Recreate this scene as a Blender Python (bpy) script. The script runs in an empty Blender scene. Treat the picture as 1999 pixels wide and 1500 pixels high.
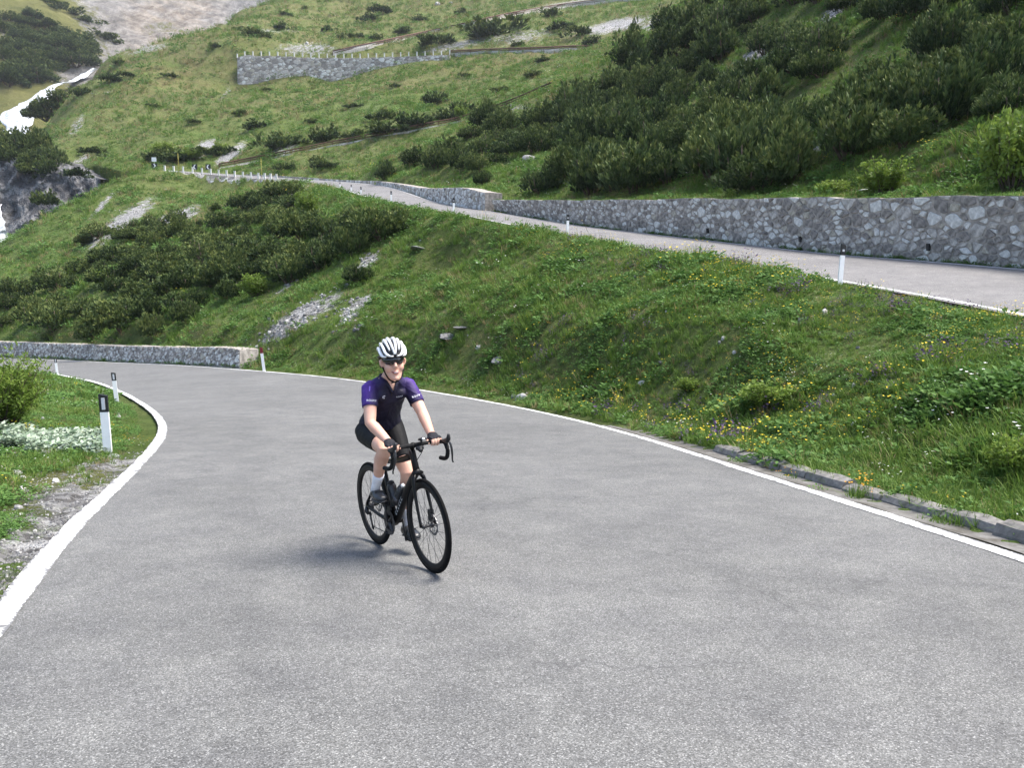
import bpy, bmesh, math, random
import numpy as np
from mathutils import Vector, Matrix, Euler
from mathutils.bvhtree import BVHTree
from mathutils.kdtree import KDTree

random.seed(7); RNG = np.random.default_rng(7)
sc = bpy.context.scene
COL = sc.collection

# ---------------------------------------------------------------- camera
EYE = 1.57; PITCH = math.radians(8.0); FPX = 1557.0; CX = 999.5; CY = 750.0
cam_d = bpy.data.cameras.new('camera'); cam = bpy.data.objects.new('camera', cam_d); COL.objects.link(cam)
cam_d.sensor_width = 36.0; cam_d.lens = 36.0*FPX/1999.0; cam_d.clip_start = 0.1; cam_d.clip_end = 5000
cam.location = (0, 0, EYE); cam.rotation_euler = (math.radians(90)-PITCH, 0, 0)
sc.camera = cam
# ---------------------------------------------------------------- sky, sun, exposure
SUN_EL = math.radians(62); SUN_DIR = Vector((0.98, 0.05, 0)).normalized()      # where the sun stands (horizontal part)
w = bpy.data.worlds.new('World'); sc.world = w; w.use_nodes = True
wn = w.node_tree.nodes; wl = w.node_tree.links
sky = wn.new('ShaderNodeTexSky'); sky.sky_type = 'NISHITA'; sky.sun_disc = False
sky.sun_elevation = SUN_EL; sky.sun_rotation = math.atan2(SUN_DIR.x, SUN_DIR.y)
sky.air_density = 1.0; sky.dust_density = 5.0; sky.ozone_density = 0.8; sky.altitude = 900
wl.new(sky.outputs[0], wn['Background'].inputs[0]); wn['Background'].inputs[1].default_value = 0.075
sun_d = bpy.data.lights.new('sun', 'SUN'); sun = bpy.data.objects.new('sun', sun_d); COL.objects.link(sun)
sun_d.energy = 1.5; sun_d.angle = math.radians(26); sun_d.color = (1.0, 0.95, 0.87)
sd = Vector((SUN_DIR.x*math.cos(SUN_EL), SUN_DIR.y*math.cos(SUN_EL), math.sin(SUN_EL)))
sun.rotation_euler = sd.to_track_quat('Z', 'Y').to_euler()
vs = sc.view_settings; sc.display_settings.display_device = 'sRGB'
vs.view_transform = 'Standard'; vs.look = 'None'; vs.exposure = 2.4; vs.gamma = 1.0; vs.use_curve_mapping = False
sc.cycles.max_bounces = 5; sc.cycles.diffuse_bounces = 3; sc.cycles.glossy_bounces = 2; sc.cycles.transmission_bounces = 3
sc.cycles.transparent_max_bounces = 6; sc.cycles.use_denoising = True; sc.cycles.caustics_reflective = False; sc.cycles.caustics_refractive = False

# ---------------------------------------------------------------- helpers
_s, _c = math.sin(PITCH), math.cos(PITCH)
KR = 0.0996                                     # fall of the lower road away from the camera
def raydir(px, py):
    dx = (px-CX)/FPX; dy = (CY-py)/FPX
    return Vector((dx, _c+dy*_s, -_s+dy*_c))
def at(px, py, d):                              # the point on a line of sight at distance d along the valley
    r = raydir(px, py); t = d/r.y
    return Vector((r.x*t, d, EYE+r.z*t))
def onroad(px, py):                             # the point on the plane of the lower road
    r = raydir(px, py); t = -EYE/(r.z+KR*r.y)
    return Vector((r.x*t, r.y*t, EYE+r.z*t))
def project(P):
    P = np.asarray(P, float); x = P[..., 0]; y = P[..., 1]; z = P[..., 2]-EYE
    zc = y*_c - z*_s; yc = y*_s + z*_c
    return CX+FPX*x/zc, CY-FPX*yc/zc
_tab = np.random.default_rng(3).random((256, 256))
def vnoise(x, y, seed=0):
    x = np.asarray(x, float)+seed*17.31; y = np.asarray(y, float)+seed*9.17
    xi = np.floor(x).astype(int); yi = np.floor(y).astype(int); fx = x-xi; fy = y-yi
    fx = fx*fx*fx*(fx*(fx*6-15)+10); fy = fy*fy*fy*(fy*(fy*6-15)+10)
    g = lambda a, b: _tab[a & 255, b & 255]
    return ((g(xi, yi)*(1-fx)+g(xi+1, yi)*fx)*(1-fy)+(g(xi, yi+1)*(1-fx)+g(xi+1, yi+1)*fx)*fy)*2-1
def fbm(x, y, octaves=4, seed=0):
    s = 0; a = 1.0; t = 0
    for k in range(octaves):
        s = s+a*vnoise(np.asarray(x)*2.03**k, np.asarray(y)*2.03**k, seed+k*3); t += a; a *= .5
    return s/t
def sstep(a, b, x):
    t = np.clip((np.asarray(x, float)-a)/(b-a), 0, 1); return t*t*(3-2*t)
def rbf(P, soft=2.0, reg=1e-3):
    P = np.array([tuple(p) for p in P]); X = P[:, :2]/50.0; n = len(P); s2 = (soft/50)**2
    phi = lambda A, B: np.sqrt(((A[:, None, :]-B[None, :, :])**2).sum(-1)+s2)
    A = np.zeros((n+3, n+3)); A[:n, :n] = phi(X, X)-reg*np.eye(n); A[:n, n] = 1; A[:n, n+1:] = X; A[n, :n] = 1; A[n+1:, :n] = X.T
    wts = np.linalg.solve(A, np.concatenate([P[:, 2], np.zeros(3)]))
    def f(x, y):
        Q = np.stack([np.ravel(x), np.ravel(y)], 1)/50.0; out = np.empty(len(Q))
        for i in range(0, len(Q), 20000):
            q = Q[i:i+20000]; out[i:i+20000] = phi(q, X)@wts[:n]+wts[n]+q@wts[n+1:]
        return out.reshape(np.shape(x))
    return f
def resample(P, n=None, step=None):
    P = np.array([tuple(p) for p in P], float); seg = np.linalg.norm(np.diff(P, axis=0), axis=1); s = np.concatenate([[0], np.cumsum(seg)])
    if n is None: n = max(2, int(s[-1]/step)+1)
    # Catmull-Rom through the points, then even spacing
    u = np.linspace(0, len(P)-1, len(P)*24); i = np.clip(np.floor(u).astype(int), 0, len(P)-2); f = (u-i)[:, None]
    p0 = P[np.clip(i-1, 0, None)]; p1 = P[i]; p2 = P[i+1]; p3 = P[np.clip(i+2, None, len(P)-1)]
    Q = .5*((2*p1)+(-p0+p2)*f+(2*p0-5*p1+4*p2-p3)*f**2+(-p0+3*p1-3*p2+p3)*f**3)
    s = np.concatenate([[0], np.cumsum(np.linalg.norm(np.diff(Q, axis=0), axis=1))]); t = np.linspace(0, s[-1], n)
    return np.stack([np.interp(t, s, Q[:, k]) for k in range(P.shape[1])], 1)
def link(name, me, parent=None, mat=None, **props):
    o = bpy.data.objects.new(name, me); COL.objects.link(o)
    if parent is not None: o.parent = parent
    if mat is not None:
        for m in (mat if isinstance(mat, (list, tuple)) else [mat]): me.materials.append(m)
    for k, v in props.items(): o[k] = v
    return o
def mesh(name, V, F, smooth=True):
    me = bpy.data.meshes.new(name)
    if isinstance(V, np.ndarray): V = V.tolist()
    if isinstance(F, np.ndarray): F = F.tolist()
    me.from_pydata(V, [], F); me.update()
    if smooth and len(me.polygons): me.polygons.foreach_set('use_smooth', [True]*len(me.polygons))
    return me
def bm_mesh(name, bm, smooth=False):
    bmesh.ops.recalc_face_normals(bm, faces=bm.faces)
    me = bpy.data.meshes.new(name); bm.to_mesh(me); bm.free()
    if smooth: me.polygons.foreach_set('use_smooth', [True]*len(me.polygons))
    return me
def empty(name, loc=(0, 0, 0), **props):
    o = bpy.data.objects.new(name, None); COL.objects.link(o); o.location = loc
    for k, v in props.items(): o[k] = v
    return o
def grid_faces(nr, nc):
    i = np.arange(nr-1)[:, None]*nc+np.arange(nc-1)[None, :]; i = i.ravel()
    return np.stack([i, i+1, i+nc+1, i+nc], 1)
def set_attr(me, name, vals):
    a = me.attributes.new(name, 'FLOAT', 'POINT'); a.data.foreach_set('value', np.asarray(vals, np.float32).ravel())

# ---------------------------------------------------------------- materials
class NT:
    def __init__(s, name):
        s.m = bpy.data.materials.new(name); s.m.use_nodes = True; s.t = s.m.node_tree; s.b = s.t.nodes['Principled BSDF']
        s.b.inputs['Roughness'].default_value = .8; s.b.inputs['Specular IOR Level'].default_value = .3
    def n(s, typ, **kw):
        nd = s.t.nodes.new('ShaderNode'+typ)
        for k, v in kw.items():
            if k.startswith('i_'):
                key = k[2:]; key = int(key) if key.isdigit() else key.replace('_', ' ')
                if hasattr(v, 'is_linked'): s.t.links.new(v, nd.inputs[key])
                else: nd.inputs[key].default_value = v
            else: setattr(nd, k, v)
        return nd
    def l(s, a, b): s.t.links.new(a, b)
    def pos(s): return s.n('NewGeometry').outputs['Position']
    def obj(s): return s.n('TexCoord').outputs['Object']
    def noise(s, vec, scale, detail=4, rough=.6, out=0, dist=0.0):
        nd = s.n('TexNoise', i_Scale=scale, i_Detail=detail, i_Roughness=rough, i_Distortion=dist); s.l(vec, nd.inputs['Vector']); return nd.outputs[out]
    def voro(s, vec, scale, feature='F1', out='Distance'):
        nd = s.n('TexVoronoi', feature=feature, i_Scale=scale); s.l(vec, nd.inputs['Vector']); return nd.outputs[out]
    def ramp(s, fac, stops):
        nd = s.n('ValToRGB'); s.l(fac, nd.inputs[0]); e = nd.color_ramp.elements
        while len(e) < len(stops): e.new(.5)
        for el, (p, c) in zip(e, stops):
            el.position = p; el.color = (c if hasattr(c, '__len__') else (c, c, c))[:3]+(1,) if hasattr(c, '__len__') else (c, c, c, 1)
        return nd.outputs[0]
    def mix(s, fac, a, b, mode='MIX'):
        nd = s.n('Mix', data_type='RGBA', blend_type=mode)
        for inp, v in ((nd.inputs[0], fac), (nd.inputs[6], a), (nd.inputs[7], b)):
            if hasattr(v, 'is_linked'): s.l(v, inp)
            else: inp.default_value = v if not hasattr(v, '__len__') else tuple(v)[:3]+(1,)
        return nd.outputs[2]
    def math(s, op, a, b=0.0):
        nd = s.n('Math', operation=op)
        for inp, v in ((nd.inputs[0], a), (nd.inputs[1], b)):
            if hasattr(v, 'is_linked'): s.l(v, inp)
            else: inp.default_value = v
        return nd.outputs[0]
    def attr(s, name): return s.n('Attribute', attribute_name=name).outputs['Fac']
    def bump(s, h, strength=.5, dist=.02):
        nd = s.n('Bump', i_Strength=strength, i_Distance=dist); s.l(h, nd.inputs['Height']); s.l(nd.outputs[0], s.b.inputs['Normal'])
    def col(s, c):
        if hasattr(c, 'is_linked'): s.l(c, s.b.inputs['Base Color'])
        else: s.b.inputs['Base Color'].default_value = tuple(c)[:3]+(1,)
        return s
    def rough(s, v, spec=None):
        if hasattr(v, 'is_linked'): s.l(v, s.b.inputs['Roughness'])
        else: s.b.inputs['Roughness'].default_value = v
        if spec is not None: s.b.inputs['Specular IOR Level'].default_value = spec
        return s
def plain(name, c, rough=.6, spec=.4, metal=0.0, var=.12, scale=14, bump=0.0):
    t = NT(name); p = t.obj(); n = t.noise(p, scale, 5)
    f = t.ramp(n, [(.3, tuple(x*(1-var) for x in c)), (.7, tuple(min(1, x*(1+var)) for x in c))])
    t.col(f).rough(rough, spec); t.b.inputs['Metallic'].default_value = metal
    if bump: t.bump(n, bump, .01)
    return t.m
M = {}
def asphalt(name, base, crack=True):
    t = NT(name); p = t.pos()
    big = t.noise(p, .35, 5, .65); mid = t.noise(p, 2.2, 4, .6)
    fine = t.noise(p, 150, 2, .6); agg = t.voro(p, 175, 'F1', 'Color')
    sep = t.n('SeparateColor'); t.l(agg, sep.inputs[0])
    c = t.ramp(big, [(.3, tuple(x*.84 for x in base)), (.7, tuple(x*1.12 for x in base))])
    c = t.mix(.7, c, t.ramp(mid, [(.3, (.74, .74, .76)), (.7, (1.18, 1.18, 1.16))]), 'MULTIPLY'); c = t.mix(.6, c, t.ramp(t.noise(p, 14, 4, .7), [(.3, (.78, .78, .78)), (.7, (1.2, 1.2, 1.2))]), 'MULTIPLY')
    c = t.mix(1.0, c, t.ramp(sep.outputs[0], [(0, (.45, .45, .45)), (.5, (.9, .9, .9)), (.88, (1.25, 1.25, 1.26)), (1, (2.2, 2.2, 2.2))]), 'MULTIPLY')
    c = t.mix(.6, c, t.ramp(fine, [(.3, (.7, .7, .7)), (.7, (1.28, 1.28, 1.28))]), 'MULTIPLY')
    # dark sealed cracks and stains with a shape of their own
    wp_ = t.n('VectorMath', operation='ADD'); nz = t.noise(p, 1.7, 4, .65, out=1); sc1 = t.n('VectorMath', operation='SCALE'); sc1.inputs[3].default_value = .7; t.l(nz, sc1.inputs[0]); t.l(p, wp_.inputs[0]); t.l(sc1.outputs[0], wp_.inputs[1])
    ck = t.ramp(t.voro(wp_.outputs[0], .42, 'DISTANCE_TO_EDGE'), [(0, 1.0), (.009, 0.0)]); msk = t.ramp(t.noise(p, .22, 3), [(.46, 0.0), (.54, 1.0)])
    c = t.mix(t.math('MULTIPLY', t.math('MULTIPLY', ck, msk), .5), c, (.05, .05, .05))
    st = t.ramp(t.noise(p, .9, 4, .6, dist=.4), [(.58, 0.0), (.8, .3)])
    c = t.mix(st, c, (.10, .10, .10))
    t.col(c).rough(t.ramp(fine, [(.2, .62), (.8, .9)]), .35)
    t.bump(t.math('ADD', sep.outputs[0], fine), .35, .006)
    return t.m
M['asphalt'] = asphalt('asphalt', (.138, .138, .133)); M['asphalt_up'] = asphalt('asphalt_upper', (.168, .162, .157))
def paint():
    t = NT('road_paint'); p = t.pos(); n = t.noise(p, 26, 5, .75); n2 = t.noise(p, 3.0, 3, .6); ed = t.attr('edge')
    wear = t.math('ADD', t.math('MULTIPLY', n, .62), t.math('MULTIPLY', n2, .38))
    wear = t.math('SUBTRACT', wear, t.math('MULTIPLY', ed, .14))
    f = t.ramp(wear, [(.39, 0.0), (.45, 1.0)])
    c = t.mix(f, (.14, .14, .142), t.ramp(n2, [(.3, (.58, .58, .56)), (.7, (.74, .74, .72))]))
    t.col(c).rough(.65, .4); t.bump(n, .3, .004); return t.m
M['paint'] = paint()
def ground():
    t = NT('hillside_ground'); p = t.pos()
    rock, dry, dist = t.attr('rock'), t.attr('dry'), t.attr('far')
    a = t.noise(p, .05, 5, .62); b = t.noise(p, .55, 6, .7); cN = t.noise(p, 5.5, 5, .75); d = t.noise(p, 38, 3, .7)
    lush = t.ramp(b, [(.28, (.045, .080, .018)), (.5, (.076, .125, .028)), (.72, (.112, .165, .038))])
    lite = t.ramp(b, [(.28, (.062, .092, .028)), (.5, (.105, .142, .048)), (.72, (.150, .178, .070))])
    dryc = t.ramp(b, [(.25, (.085, .075, .032)), (.75, (.19, .165, .085))])
    f = t.ramp(a, [(.38, 0.0), (.62, 1.0)])
    g = t.mix(f, lush, lite); g = t.mix(t.math('MULTIPLY', dry, t.ramp(t.noise(p, .16, 5, .7), [(.35, .25), (.6, 1.0)])), g, dryc)
    g = t.mix(.75, g, t.ramp(cN, [(.25, (.55, .56, .5)), (.75, (1.42, 1.4, 1.3))]), 'MULTIPLY')
    g = t.mix(.55, g, t.ramp(d, [(.25, (.6, .6, .6)), (.75, (1.4, 1.4, 1.4))]), 'MULTIPLY')
    v = t.voro(p, 3.2, 'F1', 'Color'); sp = t.n('SeparateColor'); t.l(v, sp.inputs[0])
    v2 = t.voro(p, 11, 'F1', 'Color'); sp2 = t.n('SeparateColor'); t.l(v2, sp2.inputs[0])
    rk = t.ramp(t.math('ADD', t.math('MULTIPLY', sp.outputs[0], .5), t.math('MULTIPLY', sp2.outputs[0], .5)), [(.15, (.13, .125, .12)), (.5, (.27, .265, .26)), (.85, (.48, .475, .46))])
    rk = t.mix(.5, rk, t.ramp(cN, [(.25, (.6, .6, .6)), (.75, (1.3, 1.3, 1.3))]), 'MULTIPLY')
    rf = t.math('ADD', rock, t.math('MULTIPLY', t.math('SUBTRACT', t.noise(p, .8, 8, .8), .5), 2.4))
    rf = t.ramp(rf, [(.42, 0.0), (.62, 1.0)])
    c = t.mix(rf, g, rk)
    t.col(c).rough(.95, .1)
    h = t.math('ADD', t.math('MULTIPLY', cN, .7), t.math('MULTIPLY', d, .3))
    t.bump(t.math('ADD', h, t.math('MULTIPLY', b, 1.5)), .9, .35); return t.m
M['ground'] = ground()
def rockmat(name, lo, mid, hi, scale=1.0, bump=.8, dist=.3):
    t = NT(name); p = t.pos()
    w_ = t.n('TexWave', wave_type='BANDS', bands_direction='DIAGONAL', i_Scale=.08*scale, i_Distortion=14.0, i_Detail=5.0, i_Detail_Scale=2.2, i_Detail_Roughness=.7); t.l(p, w_.inputs['Vector'])
    n = t.noise(p, .6*scale, 8, .75); n2 = t.noise(p, .07*scale, 5, .65)
    f = t.math('ADD', t.math('MULTIPLY', w_.outputs[1], .3), t.math('MULTIPLY', n, .7))
    c = t.ramp(f, [(.28, lo), (.5, mid), (.74, hi)])
    c = t.mix(.5, c, t.ramp(n2, [(.3, (.7, .7, .72)), (.7, (1.25, 1.2, 1.12))]), 'MULTIPLY')
    t.col(c).rough(.9, .2); t.bump(f, bump, dist); return t.m
M['cliff'] = rockmat('cliff_rock', (.035, .035, .038), (.085, .085, .088), (.21, .21, .21), .6, 1.0, .8)
M['stone_dark'] = plain('grey_stone', (.24, .217, .197), .88, .25, var=.55, scale=5, bump=.5)
M['stone_mid'] = plain('mid_stone', (.43, .40, .365), .88, .25, var=.5, scale=5, bump=.6)
M['stone_pale'] = plain('pale_stone', (.60, .585, .55), .85, .25, var=.3, scale=8, bump=.5)
M['stone_warm'] = plain('warm_stone', (.40, .365, .30), .85, .25, var=.35, scale=8, bump=.5)
M['mortar'] = plain('mortar', (.315, .286, .255), .95, .1, var=.45, scale=5, bump=.8)
M['white_plastic'] = plain('white_plastic', (.80, .80, .79), .4, .4, var=.04)
M['black_plastic'] = plain('black_plastic', (.016, .016, .017), .5, .4, var=.15)
# ================================================================ roads: edges read off as (x, y, distance)
def P(*t): return at(*t)
# lower road, inner (left) and outer (right) edge, paired
L_in = [Vector((-1.6, -9, 9*KR)), Vector((-1.75, -4, 4*KR)), Vector((-2.0, 0, 0)), onroad(-110, 1310), onroad(13, 1150), onroad(86, 1062), onroad(141, 1011), onroad(194, 965), onroad(260, 904), onroad(293, 871), onroad(309, 842), onroad(306, 823), onroad(291, 804), onroad(271, 789), P(233, 767, 29.5), P(187, 748.5, 35.5), P(149, 740, 41), P(60, 724, 52), P(-60, 714, 66)]
R_out = [Vector((5.6, -9, 9*KR)), Vector((5.0, -4, 4*KR)), Vector((4.5, 0, 0)), onroad(2440, 1230), onroad(1999, 1082), onroad(1800, 1021), onroad(1600, 959), onroad(1456, 914), onroad(1330, 874), P(1200, 837, 16.2), P(1100, 813, 18.9), P(1000, 792, 21.9), P(900, 774, 25), P(780, 754.5, 29.5), P(640, 736, 34), P(510, 724.5, 38), P(380, 715, 45), P(300, 711, 51), P(200, 707, 59), P(80, 701.5, 70), P(-60, 697, 84)]
nst = 150
Lr = resample(L_in, nst); Rr = resample(R_out, nst)
def soften(A, k):                                          # take the wobble of the read-off points out
    for _ in range(k): A[1:-1] = .25*A[:-2]+.5*A[1:-1]+.25*A[2:]
    return A
Lr = soften(Lr, 6); Rr = soften(Rr, 6)
# match the two edges where they are nearest rather than by length
def ribbon(A, B, nc, crown=0.0):
    t = np.linspace(0, 1, nc); V = A[:, None, :]*(1-t)[None, :, None]+B[:, None, :]*t[None, :, None]
    V[..., 2] += crown*4*(t*(1-t))[None, :]
    return V
def road(name, A, B, nc, mat):
    V = ribbon(A, B, nc); lo = np.concatenate([V.reshape(-1, 3)])
    me = mesh(name, lo, grid_faces(len(A), nc)); o = link(name, me, None, mat, kind='structure')
    return o, V
low_road, LRV = road('lower_road', Lr, Rr, 41, M['asphalt'])
# upper road: near (valley side) edge and the edge at the foot of the wall
N_e = [Vector((10.6, -2, -.9)), Vector((10.1, 5, -.12)), P(1999, 620, 14.3), P(1820, 584, 16.8), P(1640, 551, 20), P(1460, 519, 24.4), P(1290, 490, 30), P(1108, 459, 38), P(980, 436, 44), P(886, 417, 51), P(764, 395, 66), P(705, 382, 79), P(678, 373, 96), P(648, 363.5, 110), P(612, 358, 125), P(560, 353.5, 138), P(500, 349, 147), P(430, 343, 153), P(350, 336, 157), P(318, 333, 159)]
B_e = [Vector((16.2, -2, -.7)), Vector((15.7, 5, .06)), P(2440, 561, 15.5), P(2210, 543, 18.0), P(1999, 525, 21.5), P(1790, 508, 25.4), P(1620, 495, 29.5), P(1400, 471, 36.5), P(1230, 452, 43.5), P(1108, 437, 50), P(960, 412.5, 62), P(860, 396.5, 75), P(775, 369, 94), P(734, 360.5, 108), P(690, 356.5, 122), P(640, 353, 135), P(566, 347.8, 150), P(470, 341.5, 160), P(370, 335, 166), P(318, 332, 168)]
Nr = resample(N_e, 170); Br = resample(B_e, 170)
up_road, URV = road('upper_road', Nr, Br, 15, M['asphalt_up'])
# painted edge lines: sheets 4 mm above the asphalt
def bvh_of(o): return BVHTree.FromPolygons([tuple(v.co) for v in o.data.vertices], [tuple(q.vertices) for q in o.data.polygons])
def line(name, edge, other, off0, off1, surf=None, mat=M['paint'], step=.12, jag=.012, lift=.006):
    E = resample(edge, step=step); O = resample(other, 1200)
    T = np.gradient(E[:, :2], axis=0); T /= np.linalg.norm(T, axis=1)[:, None]+1e-9
    Nn = np.stack([-T[:, 1], T[:, 0]], 1)
    m = E[len(E)//2, :2]; dirn = O[np.argmin(((O[:, :2]-m)**2).sum(1)), :2]-m
    if (Nn[len(E)//2]*dirn).sum() < 0: Nn = -Nn
    # cross fall of the road under the line
    idx = np.array([np.argmin(((O[:, :2]-e[:2])**2).sum(1)) for e in E]); D = O[idx]-E; wd = np.linalg.norm(D[:, :2], axis=1)
    sl = D[:, 2]/np.maximum(wd, .5)
    rows = []; ts = np.array([0, .12, .5, .88, 1.0]); s = np.arange(len(E))*step
    for k, t in enumerate(ts):
        o_ = off0+(off1-off0)*t+(vnoise(s*2.2, s*0+k, 5)*jag if k in (0, 4) else 0)
        o_ = np.broadcast_to(o_, (len(E),))
        rows.append(np.concatenate([E[:, :2]+Nn*o_[:, None], (E[:, 2]+sl*o_+lift)[:, None]], 1))
    V = np.stack(rows, 1).reshape(-1, 3)
    for q in V:                                              # lie on the asphalt itself
        h_ = surf.ray_cast(Vector((q[0], q[1], q[2]+3)), Vector((0, 0, -1)), 8)
        if h_[0] is not None: q[2] = h_[0].z+.005
    me = mesh(name, V, grid_faces(len(E), 5))
    set_attr(me, 'edge', np.tile([1, .35, 0, .35, 1], len(E)))
    return link(name, me, None, mat, kind='structure')
LB, UB = bvh_of(low_road), bvh_of(up_road)
line('inner_edge_line', Lr, Rr, .0, .175, LB)
line('outer_edge_line', Rr, Lr, .03, .19, LB)
line('valley_edge_line', Nr, Br, .10, .24, UB, step=.4)
line('wall_edge_line', Br, Nr, .16, .28, UB, step=.4)

# ================================================================ the hillside
WT = [Vector((16.9, -2, 1.2)), Vector((16.4, 5, 1.9)), P(2440, 378, 15.7), P(2210, 380, 18.2), P(1999, 381.5, 21.7), P(1790, 383.5, 25.6), P(1620, 385, 29.7), P(1400, 388, 36.7), P(1230, 390, 43.7), P(1108, 391, 50.2), P(960, 390, 62.3)]
WT2 = [P(947, 376, 62.5), P(896, 366, 69), P(860, 367.5, 75.2), P(820, 366, 84), P(775, 358.5, 94.2), P(734, 353, 108.2), P(690, 352, 122.2), P(640, 349.5, 135.2), P(566, 344.6, 150.2)]
# split between the lower and the upper surface
SPL = [Vector((18.2, -30, 0)), Vector((17.7, -2, 1.15)), Vector((17.2, 5, 1.85))]+[Vector((p.x+.85, p.y+.2, p.z-.06)) for p in WT[2:]]+[Vector((p.x+.95, p.y+.4, p.z-.08)) for p in WT2[:5]]+[P(720, 353, 112), P(668, 357, 119), P(612, 357, 126), P(560, 353, 139), P(500, 348, 148), P(430, 342, 154), P(345, 335, 158), P(306, 330, 160), P(240, 330, 175), P(120, 330, 205), P(-200, 330, 240), P(-900, 330, 300)]
LP = []                                                    # lower surface: seen points, then points that carry it on out of view
LP += [tuple(p) for p in resample(L_in, 26)]+[tuple(p) for p in resample(R_out, 34)]+[tuple(p) for p in resample(N_e, 40)]
LP += [tuple(p) for p in resample(B_e[:13], 20)]
LP += [P(*q) for q in [(150, 905, 11.4), (40, 880, 12.0), (60, 820, 15), (200, 800, 19.5), (100, 760, 30), (-100, 850, 12.5), (-100, 760, 28), (-300, 950, 8), (20, 1010, 7.55), (-60, 1130, 5.5),
     (-500, 1200, 4.6), (0, 735, 44), (440, 678, 43), (330, 677, 50.5), (200, 674, 61.5), (80, 670, 72.5), (-60, 667, 86),
     (560, 640, 42), (700, 640, 36), (600, 560, 50), (700, 480, 58), (640, 420, 80), (560, 390, 108), (620, 372, 112),
     (300, 610, 62), (120, 620, 76), (-60, 610, 92), (150, 560, 84), (320, 540, 78), (450, 500, 80), (450, 440, 100), (300, 450, 110), (180, 496, 108), (0, 578, 106), (100, 494, 120),
     (400, 392, 132), (200, 390, 140), (300, 333, 159), (330, 380, 146), (375, 362, 152.5), (400, 377, 151), (450, 372, 148), (500, 365, 144.5), (540, 361, 139.5), (520, 378, 130), (250, 352, 154), (-100, 590, 104), (-300, 640, 104),
     (830, 640, 33), (900, 560, 37), (1000, 640, 27.5), (1200, 640, 21.5), (1100, 540, 30), (1400, 640, 17.6), (1600, 700, 14), (1800, 760, 11.3), (1400, 760, 14.4), (1200, 740, 18), (1000, 720, 24), (830, 540, 44), (960, 470, 44), (800, 430, 59), (1999, 760, 10.6), (1999, 930, 7.6), (760, 700, 34), (1700, 900, 9.4), (2300, 900, 7.3)]]
LP += [Vector((-30, -20, 1.5)), Vector((-10, -20, 2)), Vector((-22, 8, -2.0)), Vector((-40, 30, -6.5)), Vector((-70, 60, -11)), Vector((-110, 90, -16)), Vector((-130, 130, -14)), Vector((-125, 170, -22)), Vector((-105, 180, -6)), Vector((8, -20, 2)), Vector((-90, 200, -10)), Vector((-150, 220, -35))]
UP = [tuple(p) for p in WT]+[tuple(p) for p in WT2]+[tuple(p) for p in resample(N_e[13:], 8)]+[tuple(p) for p in resample(B_e[14:], 8)]
UP += [P(*q) for q in [(1999, 200, 31), (1999, 0, 44), (2200, 200, 24), (1750, 250, 37), (1750, 0, 60), (1500, 300, 46), (1500, 150, 64), (1500, 0, 88), (1300, 330, 52), (1300, 200, 82), (1300, 60, 126), (1150, 330, 62), (1150, 210, 98), (1000, 330, 76), (1000, 270, 104), (960, 235, 130), (860, 320, 96), (760, 335, 112), (720, 330, 122), (1100, 160, 126), (1200, 110, 138), (1390, 22, 150), (2300, -150, 42), (1750, -200, 84), (1500, -200, 120),
     (430, 326, 172), (560, 302, 172), (700, 274, 170), (830, 249, 168), (900, 236, 167), (1000, 205, 166), (1075, 172, 166), (1180, 130, 172),
     (620, 332, 158), (800, 312, 138), (350, 290, 192), (450, 250, 215), (600, 215, 225), (800, 190, 222), (1000, 160, 210), (250, 260, 225), (130, 230, 248), (150, 320, 205), (230, 320, 188), (80, 262, 246), (60, 300, 215),
     (130, 196, 290), (300, 193, 272), (500, 180, 268), (800, 150, 262), (1100, 118, 235), (465, 152, 300), (650, 140, 300), (870, 113, 292), (465, 108, 304), (650, 113, 303), (870, 104, 294), (1000, 102, 280), (1180, 94, 262), (1290, 50, 250), (1390, 18, 245),
     (200, 125, 335), (300, 90, 350), (380, 75, 372), (450, 42, 420), (520, 5, 470), (650, 106, 340), (800, 74, 345), (1000, 32, 348), (1270, 0, 352), (650, 40, 420), (900, 10, 430), (800, -30, 470), (600, -40, 500), (1100, -60, 440), (1400, -100, 400)]]
UP += [Vector((40, 0, 14)), Vector((60, 40, 34)), Vector((100, 100, 75)), Vector((170, 250, 160)), Vector((40, -30, 12))]
UP += [at(130, 196, 290)+Vector((-14, 24, -16)), at(200, 125, 335)+Vector((-16, 30, -18)), at(300, 90, 350)+Vector((-16, 40, -14)), at(80, 262, 246)+Vector((-22, 14, -20)), at(380, 75, 372)+Vector((-14, 45, -10)), at(450, 42, 420)+Vector((-14, 40, -6)), at(60, 300, 215)+Vector((-20, 0, -22)), at(520, 5, 470)+Vector((-14, 40, -6))]
fL = rbf(LP, 1.2); fU = rbf(UP, 6.0)
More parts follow.
